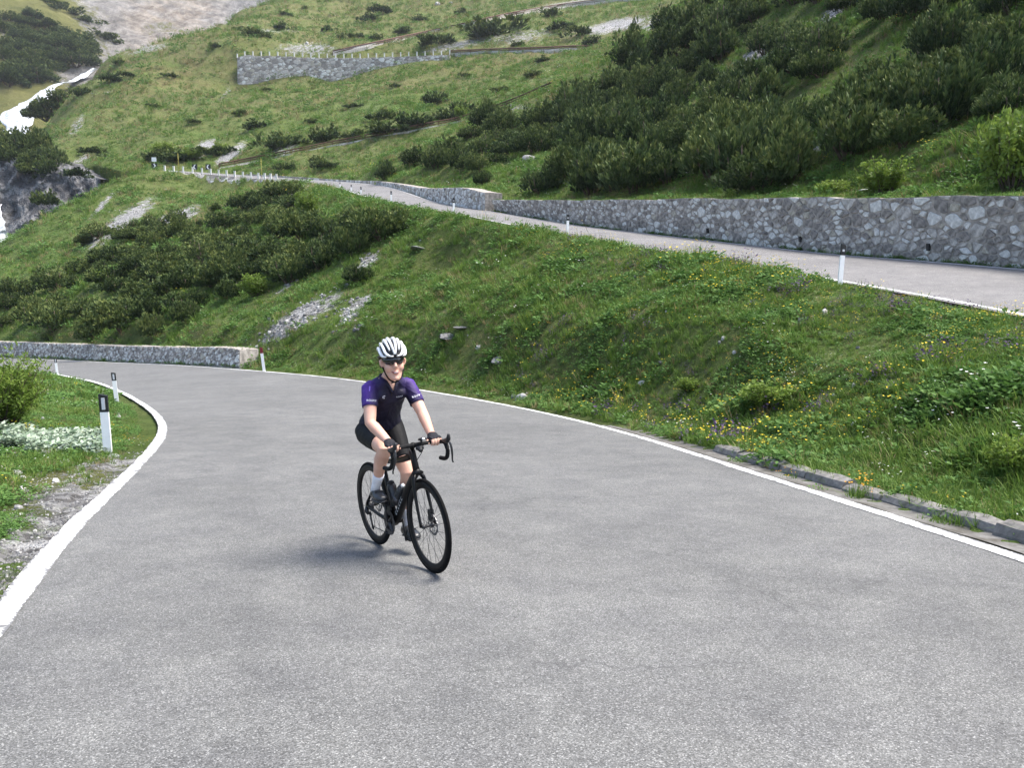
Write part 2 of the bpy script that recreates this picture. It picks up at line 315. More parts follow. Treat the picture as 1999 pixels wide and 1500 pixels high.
# signed side of the split line, and how near the roads are
S3 = np.concatenate([resample(SPL[:14], 110), resample(SPL[13:], 90)[1:]]); S2 = S3[:, :2]; S2Z = S3[:, 2]; S2OK = ((S2[:, 1] < 92) & (S2[:, 0] > -17.5)).astype(float)
def side(x, y, want_z=False):                              # > 0 on the hill side
    q = np.stack([np.ravel(x), np.ravel(y)], 1); best = np.full(len(q), 1e9); sg = np.zeros(len(q)); zt = np.zeros(len(q)); ok = np.zeros(len(q))
    for i in range(0, len(q), 8000):
        c = q[i:i+8000]; a = S2[:-1]; b = S2[1:]; ab = b-a; ap = c[:, None, :]-a[None]
        t = np.clip((ap*ab).sum(-1)/((ab**2).sum(-1)+1e-12), 0, 1); dv = ap-t[..., None]*ab; dd = (dv**2).sum(-1); k = dd.argmin(1); r = np.arange(len(c))
        cr = ab[k, 0]*ap[r, k, 1]-ab[k, 1]*ap[r, k, 0]
        best[i:i+8000] = np.sqrt(dd[r, k]); sg[i:i+8000] = -np.sign(cr); tt = t[r, k]; zt[i:i+8000] = S2Z[k]*(1-tt)+S2Z[k+1]*tt; ok[i:i+8000] = S2OK[k]
    if want_z: return (best*sg).reshape(np.shape(x)), zt, ok
    return (best*sg).reshape(np.shape(x))
def dense(A, B, n1, n2):
    a = resample(A, n1); b = resample(B, n1); t = np.linspace(0, 1, n2); return (a[:, None]*(1-t)[None, :, None]+b[:, None]*t[None, :, None]).reshape(-1, 3)
RD = np.concatenate([dense(Lr, Rr, 260, 34), dense(Nr, Br, 520, 18)])
kd = KDTree(len(RD))
for i, p in enumerate(RD): kd.insert((p[0], p[1], 0), i)
kd.balance()
def near_road(x, y):
    x = np.ravel(x); y = np.ravel(y); d = np.full(len(x), 99.); z = np.zeros(len(x))
    for i in np.nonzero((y < 175) & (x > -75) & (x < 22))[0]:
        _, k, dd = kd.find((x[i], y[i], 0)); d[i] = dd; z[i] = RD[k, 2]
    return d, z
def height(x, y, want_info=False):
    shp = np.shape(x); x = np.ravel(np.asarray(x, float)); y = np.ravel(np.asarray(y, float))
    s, ztop, okw = side(x, y, True); zl = fL(x, y); zu = fU(x, y); up = s > 0
    r = np.hypot(x, y)
    hum = fbm(x/1.7, y/1.7, 4, 1)*.10+fbm(x/7, y/7, 3, 4)*.22
    far = fbm(x/26, y/26, 5, 2)*2.4*sstep(60, 200, r)+(.5-np.abs(fbm((x+y*.3)/30, (y-x*.2)/13, 4, 12)))*2.2*sstep(110, 210, r)+fbm(x/5., y/5., 4, 8)*.55*sstep(30, 120, r)
    far = far*(1-.95*np.exp(-((y-296)/16)**2)*(x > -112)*(x < -18))
    far = far*(1-.85*np.exp(-(((y-146)/16)**2+((x+52)/26)**2)))
    d, zr = near_road(x, y)
    g = sstep(.3, 5.0, d)
    zl = zl+(hum*sstep(.2, 2.5, d)+far*g)
    bw = np.where((y > 134) & (x < -36), .9, 3.2); tb = np.clip((d-.35)/(bw-.35), 0, 1); tb = tb*tb*(3-2*tb)
    zl = np.where(d < 6, (zr-.055+.045*sstep(.2, .45, d))*(1-tb)+zl*tb, zl)
    zl = np.where(d < .3, zr-.06, zl)
    zu = zu+(hum+far)*np.minimum(1, sstep(.0, 3.0, s))
    wq = okw*(1-sstep(.2, 4.5, s)); zu = zu*(1-wq)+(ztop+hum*.4)*wq
    dd = np.where((r > 112) & up, d, 99)
    zu = np.where(dd < 4, (zr-.07)*(1-sstep(.5, 3.5, dd))+zu*sstep(.5, 3.5, dd), zu)
    z = np.where(up, zu, zl)
    if want_info: return z.reshape(shp), s.reshape(shp), d.reshape(shp)
    return z.reshape(shp)
ang = np.radians(np.concatenate([np.linspace(-62, -35, 60)[:-1], np.linspace(-35, 36, 430), np.linspace(36, 66, 60)[1:]]))
rad = np.concatenate([[.6, 1.2], np.geomspace(2, 620, 470)])
AA, RR = np.meshgrid(ang, rad); GX = np.sin(AA)*RR; GY = np.cos(AA)*RR-1.0
GZ, GS, GD = height(GX, GY, True)
# colour zones that belong to the ground itself: scree and bare rock, dry grass
ppx, ppy = project(np.stack([GX, GY, GZ], -1))
rock = np.zeros_like(GX)-.35; dry = np.full_like(GX, .25)+.5*fbm(GX/40, GY/40, 3, 6)+.35*sstep(140, 300, RR)
def blob(cx, cy, ax, ay, rot, amt, d0=0, d1=2000, arr=None):
    arr = rock if arr is None else arr
    c, s = math.cos(math.radians(rot)), math.sin(math.radians(rot)); u = (ppx-cx); v = -(ppy-cy)
    e = np.sqrt(((u*c+v*s)/ax)**2+((-u*s+v*c)/ay)**2); m = (RR > d0) & (RR < d1)
    np.maximum(arr, np.where(m, amt*(1-sstep(.1, 1.4, e))+arr*sstep(.1, 1.4, e), arr), out=arr)
for b in [(585, 622, 150, 32, 30, .72), (690, 605, 80, 22, 38, .58), (715, 512, 54, 20, 40, .62), (235, 436, 140, 26, 35, .7), (325, 435, 110, 24, 25, .75), (560, 560, 50, 10, 35, .5), (200, 400, 60, 9, 45, .6), (400, 290, 42, 20, 30, .9), (450, 300, 60, 16, 35, .8), (555, 290, 60, 30, 20, .45),
          (1580, 300, 70, 14, 25, .55), (1490, 100, 90, 22, 25, .7), (1630, 25, 60, 18, 30, .75), (1200, 50, 120, 20, 12, .7), (1290, 45, 60, 12, 20, .7), (1100, 10, 180, 12, 10, .6), (600, 95, 120, 22, 0, .5), (1020, 72, 110, 26, 10, .42), (1530, 290, 50, 12, 25, .6), (880, 90, 120, 14, 12, .5), (700, 640, 35, 10, 30, .5), (160, 310, 60, 14, 35, .5), (290, 95, 90, 14, 12, .45), (520, 60, 130, 10, 0, .38), (200, 180, 60, 12, 0, .35), (150, 245, 50, 20, 60, .4),
          (885, 650, 30, 7, 20, .6), (1000, 215, 120, 16, 15, .35), (450, 175, 60, 8, 40, .5)]:
    blob(*(b[:5]+(b[5]+.12,)))
for b in [(150, 950, 150, 60, 15, .3, 0, 14), (60, 1060, 150, 80, 35, .55, 0, 12)]: blob(*b)
leftv = (GX < -1) & (GS < 0) & (RR < 14) & (GD < 1.3); rock[leftv] = np.maximum(rock[leftv], .62-.35*GD[leftv])
for b in [(300, 60, 260, 80, 15, .9, 200, 2000), (700, 60, 500, 60, 5, .7, 200), (250, 220, 200, 60, 10, .6, 150), (1700, 100, 200, 60, 20, .6, 20), (450, 400, 160, 30, 20, .55, 60), (300, 650, 260, 24, 0, .7, 40), (150, 940, 200, 70, 15, .9, 0, 14)]:
    blob(*b, arr=dry)
gme = mesh('hillside', np.stack([GX, GY, GZ], -1).reshape(-1, 3), grid_faces(len(rad), len(ang)))
set_attr(gme, 'rock', rock); set_attr(gme, 'dry', dry); set_attr(gme, 'far', sstep(40, 160, RR))
hill = link('hillside', gme, None, M['ground'], kind='structure')
gv = gme.vertices; BV = BVHTree.FromPolygons([tuple(v.co) for v in gv], [tuple(p.vertices) for p in gme.polygons])
ROCKI = rock; DRYI = dry
def hit(px, py, dmin=0.0):                                  # where a line of sight meets the hillside
    o = Vector((0, 0, EYE)); r = raydir(px, py).normalized()
    h = BV.ray_cast(o+r*dmin, r, 2000); return h[0], h[1]
def drop(x, y):
    h = BV.ray_cast(Vector((x, y, 900)), Vector((0, 0, -1)), 2000); return h[0], h[1]
# ================================================================ the mountain across the stream
MP = [at(*q) for q in [(0, 200, 400), (0, 100, 470), (0, 0, 560), (-300, 100, 420), (-300, 250, 360), (150, 100, 520), (170, 145, 480), (200, 60, 600), (300, 70, 640), (300, 0, 740), (450, 0, 800), (420, 40, 730), (600, -80, 860), (100, 185, 430), (40, 225, 385), (0, 300, 360), (0, 420, 330), (-200, 400, 300), (250, 110, 560), (120, -60, 680), (-300, -100, 600), (900, -150, 950)]]
MP += [at(100, 185, 430)+Vector((60, -30, -40)), at(300, 70, 640)+Vector((120, -60, -60)), at(40, 225, 385)+Vector((50, -40, -50)), at(-60, 500, 250), at(60, 520, 240), at(450, 0, 800)+Vector((150, -50, -60))]
fM = rbf(MP, 10)
mx = np.linspace(-560, 260, 210); my = np.linspace(235, 1000, 200); MX, MY = np.meshgrid(mx, my)
MZ = fM(MX, MY)+fbm(MX/70, MY/70, 5, 11)*7+(1-np.abs(fbm(MX/34, MY/60, 4, 21)))*6*sstep(420, 640, MY)+fbm(MX/11, MY/11, 4, 14)*3.2+(.5-np.abs(fbm((MX-MY*.4)/16, (MY+MX*.3)/70, 4, 33)))*7*sstep(430, 620, MY)
mme = mesh('mountain', np.stack([MX, MY, MZ], -1).reshape(-1, 3), grid_faces(200, 210))
mpx, mpy = project(np.stack([MX, MY, MZ], -1))
mr = np.full_like(MX, .2)+.5*fbm(MX/45, MY/80, 4, 17)+.75*sstep(120, 260, mpx+(100-mpy)*.3)+.55*np.clip(1-np.hypot((mpx-150)/70, (mpy-155)/38), 0, 1)
set_attr(mme, 'rock', mr); set_attr(mme, 'warm', .55*sstep(160, 330, mpx)*(1-sstep(380, 470, mpx)))
def mountain_mat():
    t = NT('mountain'); p = t.pos(); rock, warm = t.attr('rock'), t.attr('warm')
    b = t.noise(p, .05, 7, .72); n = t.noise(p, .25, 8, .78)
    g = t.ramp(b, [(.3, (.075, .085, .026)), (.55, (.14, .14, .05)), (.75, (.19, .175, .08))])
    mp = t.n('Mapping', i_Rotation=(0, 0, .6), i_Scale=(1.0, .22, .6)); t.l(p, mp.inputs[0])
    st = t.noise(mp.outputs[0], .16, 8, .78)
    k = t.ramp(st, [(.32, (.06, .058, .058)), (.48, (.17, .165, .16)), (.68, (.34, .325, .305))])
    kw = t.ramp(st, [(.32, (.09, .065, .045)), (.48, (.23, .175, .12)), (.68, (.38, .32, .245))])
    k = t.mix(t.math('MULTIPLY', warm, t.ramp(b, [(.35, 0.0), (.6, 1.0)])), k, kw)
    f = t.ramp(t.math('ADD', rock, t.math('MULTIPLY', t.math('SUBTRACT', n, .5), 1.6)), [(.42, 0.0), (.62, 1.0)])
    c = t.mix(f, g, k); c = t.mix(.5, c, t.ramp(n, [(.25, (.6, .6, .6)), (.75, (1.35, 1.35, 1.35))]), 'MULTIPLY')
    t.col(c).rough(.95, .1); t.bump(t.math('ADD', st, n), .9, 2.5); return t.m
mtn = link('mountain', mme, None, mountain_mat(), kind='structure')
BVM = BVHTree.FromPolygons([tuple(v.co) for v in mme.vertices], [tuple(q.vertices) for q in mme.polygons])
def hit2(px, py):
    o = Vector((0, 0, EYE)); r = raydir(px, py).normalized()
    a = BV.ray_cast(o, r, 3000); b = BVM.ray_cast(o, r, 3000)
    if a[0] is None or (b[0] is not None and b[3] < a[3]): return b[0], b[1], 'm'
    return a[0], a[1], 'h'
# ================================================================ stone walls
def clip_poly(poly, a, b, c):                              # keep a*x+b*y <= c
    out = []; n = len(poly)
    for i in range(n):
        p, q = poly[i], poly[(i+1) % n]; dp = a*p[0]+b*p[1]-c; dq = a*q[0]+b*q[1]-c
        if dp <= 0: out.append(p)
        if (dp < 0) != (dq < 0) and dp != dq:
            t = dp/(dp-dq); out.append((p[0]+(q[0]-p[0])*t, p[1]+(q[1]-p[1])*t))
    return out
def stone_cells(length, hfun, size, rnd, gap=.013, flat=1.6):
    # irregular rubble: power-weighted cells of scattered seeds, squashed so that the stones lie
    seeds = []; n = int(length*np.mean([hfun(u) for u in np.linspace(0, length, 40)])/(size*size)*1.25); tries = 0
    cell = {}
    while len(seeds) < n and tries < n*30:
        tries += 1; u = rnd.uniform(0, length); H = hfun(u); v = rnd.uniform(0, H); r = size*rnd.choice([.2, .25, .3, .36, .46, .6, .95])
        k = (int(u//size), int(v//size)); ok = True
        for i in range(-2, 3):
            for j in range(-2, 3):
                for (a, b, r2) in cell.get((k[0]+i, k[1]+j), ()):
                    if ((a-u)/flat)**2+(b-v)**2 < (.78*(r+r2))**2*.62: ok = False; break
                if not ok: break
            if not ok: break
        if ok: seeds.append((u, v, r)); cell.setdefault(k, []).append((u, v, r))
    out = []
    for (u, v, r) in seeds:
        H = hfun(u); R = size*1.5
        poly = [(max(0, u-R), max(-.05, v-R)), (min(length, u+R), max(-.05, v-R)), (min(length, u+R), min(H, v+R)), (max(0, u-R), min(H, v+R))]
        k = (int(u//size), int(v//size))
        for i in range(-3, 4):
            for j in range(-3, 4):
                for (a, b, r2) in cell.get((k[0]+i, k[1]+j), ()):
                    if a == u and b == v: continue
                    nx, ny = (a-u)/flat, (b-v)*flat; w_ = .5+.5*(r*r-r2*r2)/(((a-u)**2+(b-v)**2)+1e-9)
                    w_ = min(.8, max(.2, w_)); mx, my = u+(a-u)*w_, v+(b-v)*w_
                    poly = clip_poly(poly, nx, ny, nx*mx+ny*my)
                    if len(poly) < 3: break
                if len(poly) < 3: break
            if len(poly) < 3: break
        if len(poly) < 3: continue
        cx = sum(p[0] for p in poly)/len(poly); cy = sum(p[1] for p in poly)/len(poly)
        # drop slivers of edges, knock the corners about, leave a joint
        q = []
        for p in poly:
            if not q or math.hypot(p[0]-q[-1][0], p[1]-q[-1][1]) > size*.13: q.append(p)
        if len(q) < 3: continue
        rr = []; shr = rnd.choice([1.0, 1.0, .98, .94, .86])
        for p in q:
            d = math.hypot(p[0]-cx, p[1]-cy); f = max(.35, (d-gap*rnd.uniform(.7, 1.8))/max(d, 1e-6))*shr*rnd.uniform(.88, 1.02)
            rr.append((cx+(p[0]-cx)*f, cy+(p[1]-cy)*f))
        out.append((cx, cy, rr))
    return out
class WallFrame:
    def __init__(s, base, top, n=200):
        s.b = resample(base, n); s.t = resample(top, n); s.u = np.concatenate([[0], np.cumsum(np.linalg.norm(np.diff(s.b, axis=0), axis=1))]); s.L = s.u[-1]
        T = np.gradient(s.b, axis=0); T /= np.linalg.norm(T, axis=1)[:, None]; s.T = T
        N = np.stack([-T[:, 1], T[:, 0], 0*T[:, 0]], 1); N /= np.linalg.norm(N, axis=1)[:, None]; s.N = N
        mid = s.b[n//2]
        if (N[n//2]@(np.array([0, 0, 0])-mid)) < 0: s.N = -N                       # the face looks at the valley
        s.H = np.linalg.norm(s.t-s.b, axis=1)*(1+.035*fbm(s.u*.9, s.u*0+1.5, 3, 3))
    def at(s, arr, u): return np.stack([np.interp(u, s.u, arr[:, k]) for k in range(3)], -1)
    def h(s, u): return float(np.interp(u, s.u, s.H))
    def pt(s, u, v, o):                                     # length, height, out of the face
        b = s.at(s.b, u); t = s.at(s.t, u); up = (t-b)/np.linalg.norm(t-b); return b+up*v+s.at(s.N, u)*o
def stone_mesh(wf, cell, rnd, proud, u0=None):
    cx, cy, poly = cell; n = len(poly); V = []; F = []
    c0 = wf.pt(cx, cy, 0.0)
    q = []
    for i in range(n):                                       # knock the corners off
        a, b = poly[i], poly[(i+1) % n]; t0, t1 = rnd.uniform(.06, .22), rnd.uniform(.78, .94); q += [(a[0]+(b[0]-a[0])*t0, a[1]+(b[1]-a[1])*t0), (a[0]+(b[0]-a[0])*t1, a[1]+(b[1]-a[1])*t1)]
    n = len(q)
    for (u, v) in q: V.append(wf.pt(u, v, -.03)-c0)
    for (u, v) in q: V.append(wf.pt(cx+(u-cx)*.86, cy+(v-cy)*.86, proud*rnd.uniform(.55, 1.1))-c0)
    V.append(wf.pt(cx+rnd.uniform(-.02, .02), cy, proud*rnd.uniform(.7, 1.3))-c0)
    for i in range(n):
        j = (i+1) % n; F += [(i, j, n+j, n+i), (n+i, n+j, 2*n)]
    return c0, V, F
STONE = [M['stone_dark'], M['stone_mid'], M['stone_pale'], M['stone_warm']]
def pick(rnd, mixv): return rnd.choices([0, 1, 2, 3], mixv)[0]
def stone_wall(name, base, top, thick, size, label, mixv=(.5, .24, .18, .08), show=0, proud=.05, seed=1, u_range=None, **kw):
    rnd = random.Random(seed); wf = WallFrame(base, top); root = empty(name, tuple(wf.b[len(wf.b)//2]), label=label, category='wall', kind='thing', **kw)
    R0 = root.location
    def child(nm, me, mats, loc=(0, 0, 0)):
        o = link(nm, me, root, mats); o.location = Vector(loc)-R0; return o
    # mortar body
    nu = max(20, int(wf.L/.35)); nv = 7; V = []
    us = np.linspace(0, wf.L, nu)
    for i, u in enumerate(us):
        H = wf.h(u)
        for j in range(nv): V.append(wf.pt(u, -.35+(H+.35)*j/(nv-1), .012*vnoise(u*3.1, j*2.7, 2)))
        V.append(wf.pt(u, H+.01*vnoise(u*2, 3., 3)+.0, -thick*.5)); V.append(wf.pt(u, H-.02, -thick)); V.append(wf.pt(u, -.35, -thick))
    nc = nv+3; F = grid_faces(nu, nc).tolist(); F += [tuple(range(nc)), tuple(range((nu-1)*nc, nu*nc))[::-1]]
    child('mortar', mesh('mortar', np.array(V), F, False), M['mortar'])
    cells = stone_cells(wf.L, wf.h, size, rnd)
    info = []
    for c in cells:
        m = pick(rnd, mixv); c0, SV, SF = stone_mesh(wf, c, rnd, proud*rnd.uniform(.6, 1.3)); px, py = project(c0)
        A = len(c[2]) and abs(sum(c[2][i][0]*c[2][(i+1) % len(c[2])][1]-c[2][(i+1) % len(c[2])][0]*c[2][i][1] for i in range(len(c[2]))))/2
        vis = A/(c0[1]**2) if (-30 < px < 2030 and c0[1] > 1) else 0
        info.append((vis, m, c0, SV, SF))
    info.sort(key=lambda t: -t[0])
    for k, (vis, m, c0, SV, SF) in enumerate(info[:show]):
        child('stone', mesh('stone', np.array(SV), SF, False), STONE[m], c0)
    rest = info[show:]
    if rest:
        VV = []; FF = []; MI = []
        for (vis, m, c0, SV, SF) in rest:
            o = len(VV); VV += [tuple(c0+np.array(v)) for v in SV]; FF += [tuple(i+o for i in f) for f in SF]; MI += [m]*len(SF)
        me = mesh('small_stones', np.array(VV), FF, False); ob = child('small_stones', me, STONE); me.polygons.foreach_set('material_index', MI); ob['kind'] = 'stuff'
    return root, wf
off = lambda pts, dx, dy, dz=0: [p+Vector((dx, dy, dz)) for p in pts]
wbase = [b+Vector((.28, .1, -.0)) for b in B_e[1:11]]; wtop = WT[1:11]
wall_a, wfa = stone_wall('retaining_wall', wbase, wtop, 1.15, .31, 'dark mortared rubble stone retaining wall along the upper road at the right', mixv=(.38, .31, .24, .07), show=300, seed=4, proud=.035)
for u_ in (14.0, 20.5, 27.0, 33.5):                          # weep holes
    q = wfa.pt(u_, .42, .02); V_, F_ = (lambda c: ([tuple(wfa.pt(u_+a, .42+b, o)-q) for o in (-.02, .075) for a, b in ((-.06, -.11), (.06, -.11), (.06, .11), (-.06, .11))], [(0, 1, 2, 3), (4, 5, 6, 7), (0, 1, 5, 4), (1, 2, 6, 5), (2, 3, 7, 6), (3, 0, 4, 7)]))(0)
    o_ = link('weep_hole', mesh('weep_hole', V_, F_, False), wall_a, M['black_plastic']); o_.location = Vector(q)-wall_a.location
wbase2 = [P(947, 411, 62.6), P(896, 402.5, 69), P(860, 396.0, 75.3), P(820, 383.5, 84), P(775, 368.6, 94.3), P(734, 360.2, 108.3)]
wall_b, wfb = stone_wall('retaining_wall', wbase2, WT2[:6], 1.4, .42, 'pale stone section of the upper road wall farther up, next to the dark one', mixv=(.12, .3, .5, .08), show=0, seed=5)
wbase3 = [P(734, 360.0, 108.6), P(690, 356.2, 122.6), P(640, 352.7, 135.6), P(566, 347.5, 150.6), P(480, 342, 159.6)]
wtop3 = [P(734, 353, 108.6), P(690, 352, 122.6), P(640, 349.5, 135.6), P(566, 344.4, 150.6), P(480, 339.5, 159.6)]
wall_c, wfc = stone_wall('retaining_wall', wbase3, wtop3, .9, .6, 'low distant stone wall beyond the bend of the upper road', mixv=(.4, .35, .2, .05), show=0, seed=6)
lw_b = [P(468, 715, 40.8), P(440, 713, 42.3), P(330, 708.5, 49.6), P(200, 703, 60.6), P(80, 697, 71.6), P(-60, 691, 85.6)]
lw_t = [P(468, 684, 40.9), P(440, 679, 42.4), P(330, 677.5, 49.7), P(200, 674, 60.7), P(80, 670, 71.7), P(-60, 665.5, 85.7)]
wall_d, wfd = stone_wall('retaining_wall', lw_b, lw_t, 1.0, .30, 'low grey rubble wall on the far side of the lower road bend at left', mixv=(.34, .4, .22, .04), show=160, seed=8)
w3_t = [P(345, 336.5, 156.6), P(400, 341.5, 154.2), P(450, 345.5, 150.8), P(500, 350, 146.4), P(560, 354.5, 137.4)]
w3_b = [P(345, 343, 156.0), P(400, 374, 152), P(450, 369, 149), P(500, 362, 145.5), P(560, 357.5, 137)]
wall_e, wfe = stone_wall('retaining_wall', w3_b, w3_t, 2.0, .8, 'distant rubble wall holding up the hairpin under white posts', mixv=(.4, .35, .2, .05), show=0, seed=9)
# the tall plain wall under the next hairpin up the meadow
def far_wall(name, top, bot, thick, label, mat):
    t = resample(top, 60); b = resample(bot, 60); root = empty(name, tuple(b[30]), label=label, category='wall', kind='thing'); V = []
    for i in range(60):
        for j in range(9): V.append((b[i]-np.array([0, 0, 3.0 if j == 0 else 0]))*(1-j/8)+t[i]*j/8+np.array([0, -.15*fbm(i*.7, j*.9, 3, 4), 0]))
        V.append(t[i]+np.array([0, thick, 0])); V.append(b[i]+np.array([0, thick, -4.]))
    F = grid_faces(60, 11).tolist()+[tuple(range(11)), tuple(range(59*11, 60*11))[::-1]]
    o = link('wall_face', mesh('wall_face', np.array(V), F, False), root, mat); o.location = -root.location
    c = []
    for i in range(60): c += [t[i]+np.array([0, -.25, 0]), t[i]+np.array([0, -.25, .35]), t[i]+np.array([0, .6, .35]), t[i]+np.array([0, .6, 0])]
    o = link('coping', mesh('coping', np.array(c), grid_faces(60, 4).tolist(), False), root, M['stone_pale']); o.location = -root.location
    return root, t
def masonry():
    t = NT('grey_masonry'); p = t.pos()
    br = t.n('TexBrick', i_Color1=(.36, .325, .30, 1), i_Color2=(.46, .42, .385, 1), i_Mortar=(.27, .245, .23, 1), i_Scale=.9, i_Mortar_Size=.03)
    mp = t.n('Mapping', i_Rotation=(math.pi/2, 0, 0)); t.l(p, mp.inputs[0]); t.l(mp.outputs[0], br.inputs[0])
    n = t.noise(p, .35, 6, .7); n2 = t.noise(p, 2.0, 4, .7)
    c = t.mix(.8, br.outputs[0], t.ramp(n, [(.3, (.72, .72, .74)), (.7, (1.2, 1.18, 1.16))]), 'MULTIPLY'); c = t.mix(.5, c, t.ramp(n2, [(.3, (.7, .7, .7)), (.7, (1.25, 1.25, 1.25))]), 'MULTIPLY')
    t.col(c).rough(.95, .1); t.bump(br.outputs[1], .4, .1); return t.m
M['masonry'] = masonry()
FW_T = [P(463, 113, 299), P(480, 108.5, 298.6), P(560, 110, 298), P(620, 112.5, 297.6), P(700, 113, 296.4), P(780, 110.5, 294), P(878, 106.5, 290.5)]
FW_B = [P(463, 154, 298.4), P(480, 153, 298), P(560, 150.5, 297.5), P(620, 147, 297.2), P(700, 141, 296), P(780, 131, 293.6), P(878, 114, 290.2)]
far_a, wff = stone_wall('hairpin_wall', [p-Vector((0, 0, 2.0)) for p in FW_B], FW_T, 3.0, 1.15, 'tall grey stone wall of the far hairpin high on the meadow', mixv=(.34, .44, .17, .05), show=0, seed=12, proud=.1)
FWt = resample(FW_T, 60)

ONES = 'zeroth first second third fourth fifth sixth seventh eighth ninth tenth eleventh twelfth thirteenth fourteenth fifteenth sixteenth seventeenth eighteenth nineteenth'.split()
TENS = {2: 'twent', 3: 'thirt', 4: 'fort', 5: 'fift', 6: 'sixt', 7: 'sevent', 8: 'eight', 9: 'ninet'}
def ordinal(n):
    if n < 20: return ONES[n]
    return TENS[n//10]+('ieth' if n % 10 == 0 else 'y-'+ONES[n % 10])
def number_from_left(objs, phrase):                          # which one it is, counted in the picture
    for k, o in enumerate(sorted(objs, key=lambda o: float(project(np.array(o.location))[0]))): o['label'] = ordinal(k+1)+' from the left '+phrase
# ================================================================ rails, white guard posts
def tube(Pts, r, n=6, r1=None):
    Pts = [Vector(p) for p in Pts]; V = []; F = []; m = len(Pts)
    up0 = None
    for i, p in enumerate(Pts):
        d = (Pts[min(i+1, m-1)]-Pts[max(i-1, 0)]).normalized()
        if up0 is None: up0 = d.orthogonal().normalized()
        up0 = (up0-d*up0.dot(d)).normalized(); s_ = d.cross(up0); rr = r if r1 is None else r+(r1-r)*i/(m-1)
        for k in range(n):
            a = 2*math.pi*k/n; V.append(tuple(p+(up0*math.cos(a)+s_*math.sin(a))*rr))
    for i in range(m-1):
        for k in range(n): F.append((i*n+k, i*n+(k+1) % n, (i+1)*n+(k+1) % n, (i+1)*n+k))
    F += [tuple(range(n))[::-1], tuple(range((m-1)*n, m*n))]
    return V, F
def box(cx, cy, cz, sx, sy, sz):
    V = [(cx+sx*a, cy+sy*b, cz+sz*c) for a in (-.5, .5) for b in (-.5, .5) for c in (-.5, .5)]
    return V, [(0, 1, 3, 2), (4, 6, 7, 5), (0, 4, 5, 1), (2, 3, 7, 6), (0, 2, 6, 4), (1, 5, 7, 3)]
def join(parts):
    V = []; F = []
    for v, f in parts: o = len(V); V += [tuple(x) for x in v]; F += [tuple(i+o for i in q) for q in f]
    return V, F
M['rust'] = plain('rusty_rail', (.115, .062, .045), .8, .3, var=.35, scale=2)
M['weathered_white'] = plain('weathered_white', (.62, .61, .58), .7, .3, var=.15)
def guard_rail(label, pts, stepm, hgt, wallh, post_r=.07, thick=1.3):
    base = [hit2(*p)[0] if len(p) == 2 else at(*p) for p in pts]; R = resample(base, step=stepm)
    root = empty('guard_rail', tuple(R[len(R)//2]), label=label, category='guard rail'); o0 = root.location
    for z in (hgt, hgt*.55):
        V, F = tube([Vector(p)+Vector((0, 0, z)) for p in R], (.13 if z == hgt else .10)*thick, 4)
        o = link('rail', mesh('rail', V, F), root, M['rust']); o.location = -o0
    for p in R[::2]:
        V, F = box(0, 0, hgt/2-.3, post_r*2, post_r*2, hgt+.6); o = link('post', mesh('post', V, F, False), root, M['rust']); o.location = Vector(p)-o0
    if wallh:
        V = []
        for i, p in enumerate(R):
            p = Vector(p)
            for j in range(4): V.append(tuple(p+Vector((.25*vnoise(i*.9, j*1.3, 3), -.15-.15*vnoise(i*.9, j*1.7, 2), -1.0+(1.0+wallh)*j/3-.35)))) 
            V.append(tuple(p+Vector((0, 1.6, wallh-.4))))
        o = link('footing', mesh('footing', V, grid_faces(len(R), 5), False), root, M['stone_mid']); o.location = -o0
    return root
guard_rail('rusty guard rail climbing right from the white posts of the middle hairpin', [(428, 329), (500, 315), (560, 303.5), (640, 287), (700, 275.5), (770, 262), (830, 250.5), (900, 237), (990, 207), (1075, 174)], 1.6, .95, .5)
guard_rail('rusty guard rail running right from the tall far wall', [(880, 106), (950, 103), (1040, 100.5), (1120, 97), (1180, 95, 262), (1240, 72, 256), (1300, 48, 249), (1390, 19, 245)], 2.4, 1.2, .9, .11, 2.0)
guard_rail('highest rusty guard rail crossing the meadow above the far wall', [(650, 107), (740, 88), (840, 66), (920, 49), (1000, 31), (1100, 14), (1200, 2), (1290, -9)], 3.0, 1.4, 1.6, .12, 2.4)
# white guard posts
V, F = join([box(0, 0, .55, .3, .24, 1.1)]); gp_me = mesh('guard_post', V, F, False); gp_me.materials.append(M['weathered_white'])
V, F = box(0, 0, 1.13, .36, .3, .07); cap_me = mesh('post_cap', V, F, False); cap_me.materials.append(M['weathered_white'])
def guard_posts(R, scale, label, group):
    made = []
    for p in R:
        o = link('guard_post', gp_me, None, None, label=label, category='post', group=group); o.location = Vector(p); o.scale = (scale,)*3; o.rotation_euler.z = random.uniform(-.2, .2); o.rotation_euler.x = random.uniform(-.05, .05)
        c = link('post_cap', cap_me, o); made.append(o)
    number_from_left(made, label)
guard_posts(resample([p+Vector((0, .2, .1)) for p in (Vector(q) for q in FWt)], 27), 1.25, 'of the white guard posts on the tall far hairpin wall', 'white posts on the far hairpin wall')
hp = resample([P(322, 334.5, 158.6), P(350, 336.0, 157.2), P(400, 340.0, 154.9), P(440, 344, 151.9), P(500, 349.3, 147.0), P(540, 352.2, 141.5)], 15)
guard_posts(hp, .95, 'of the white guard posts along the middle hairpin', 'white posts on the middle hairpin')

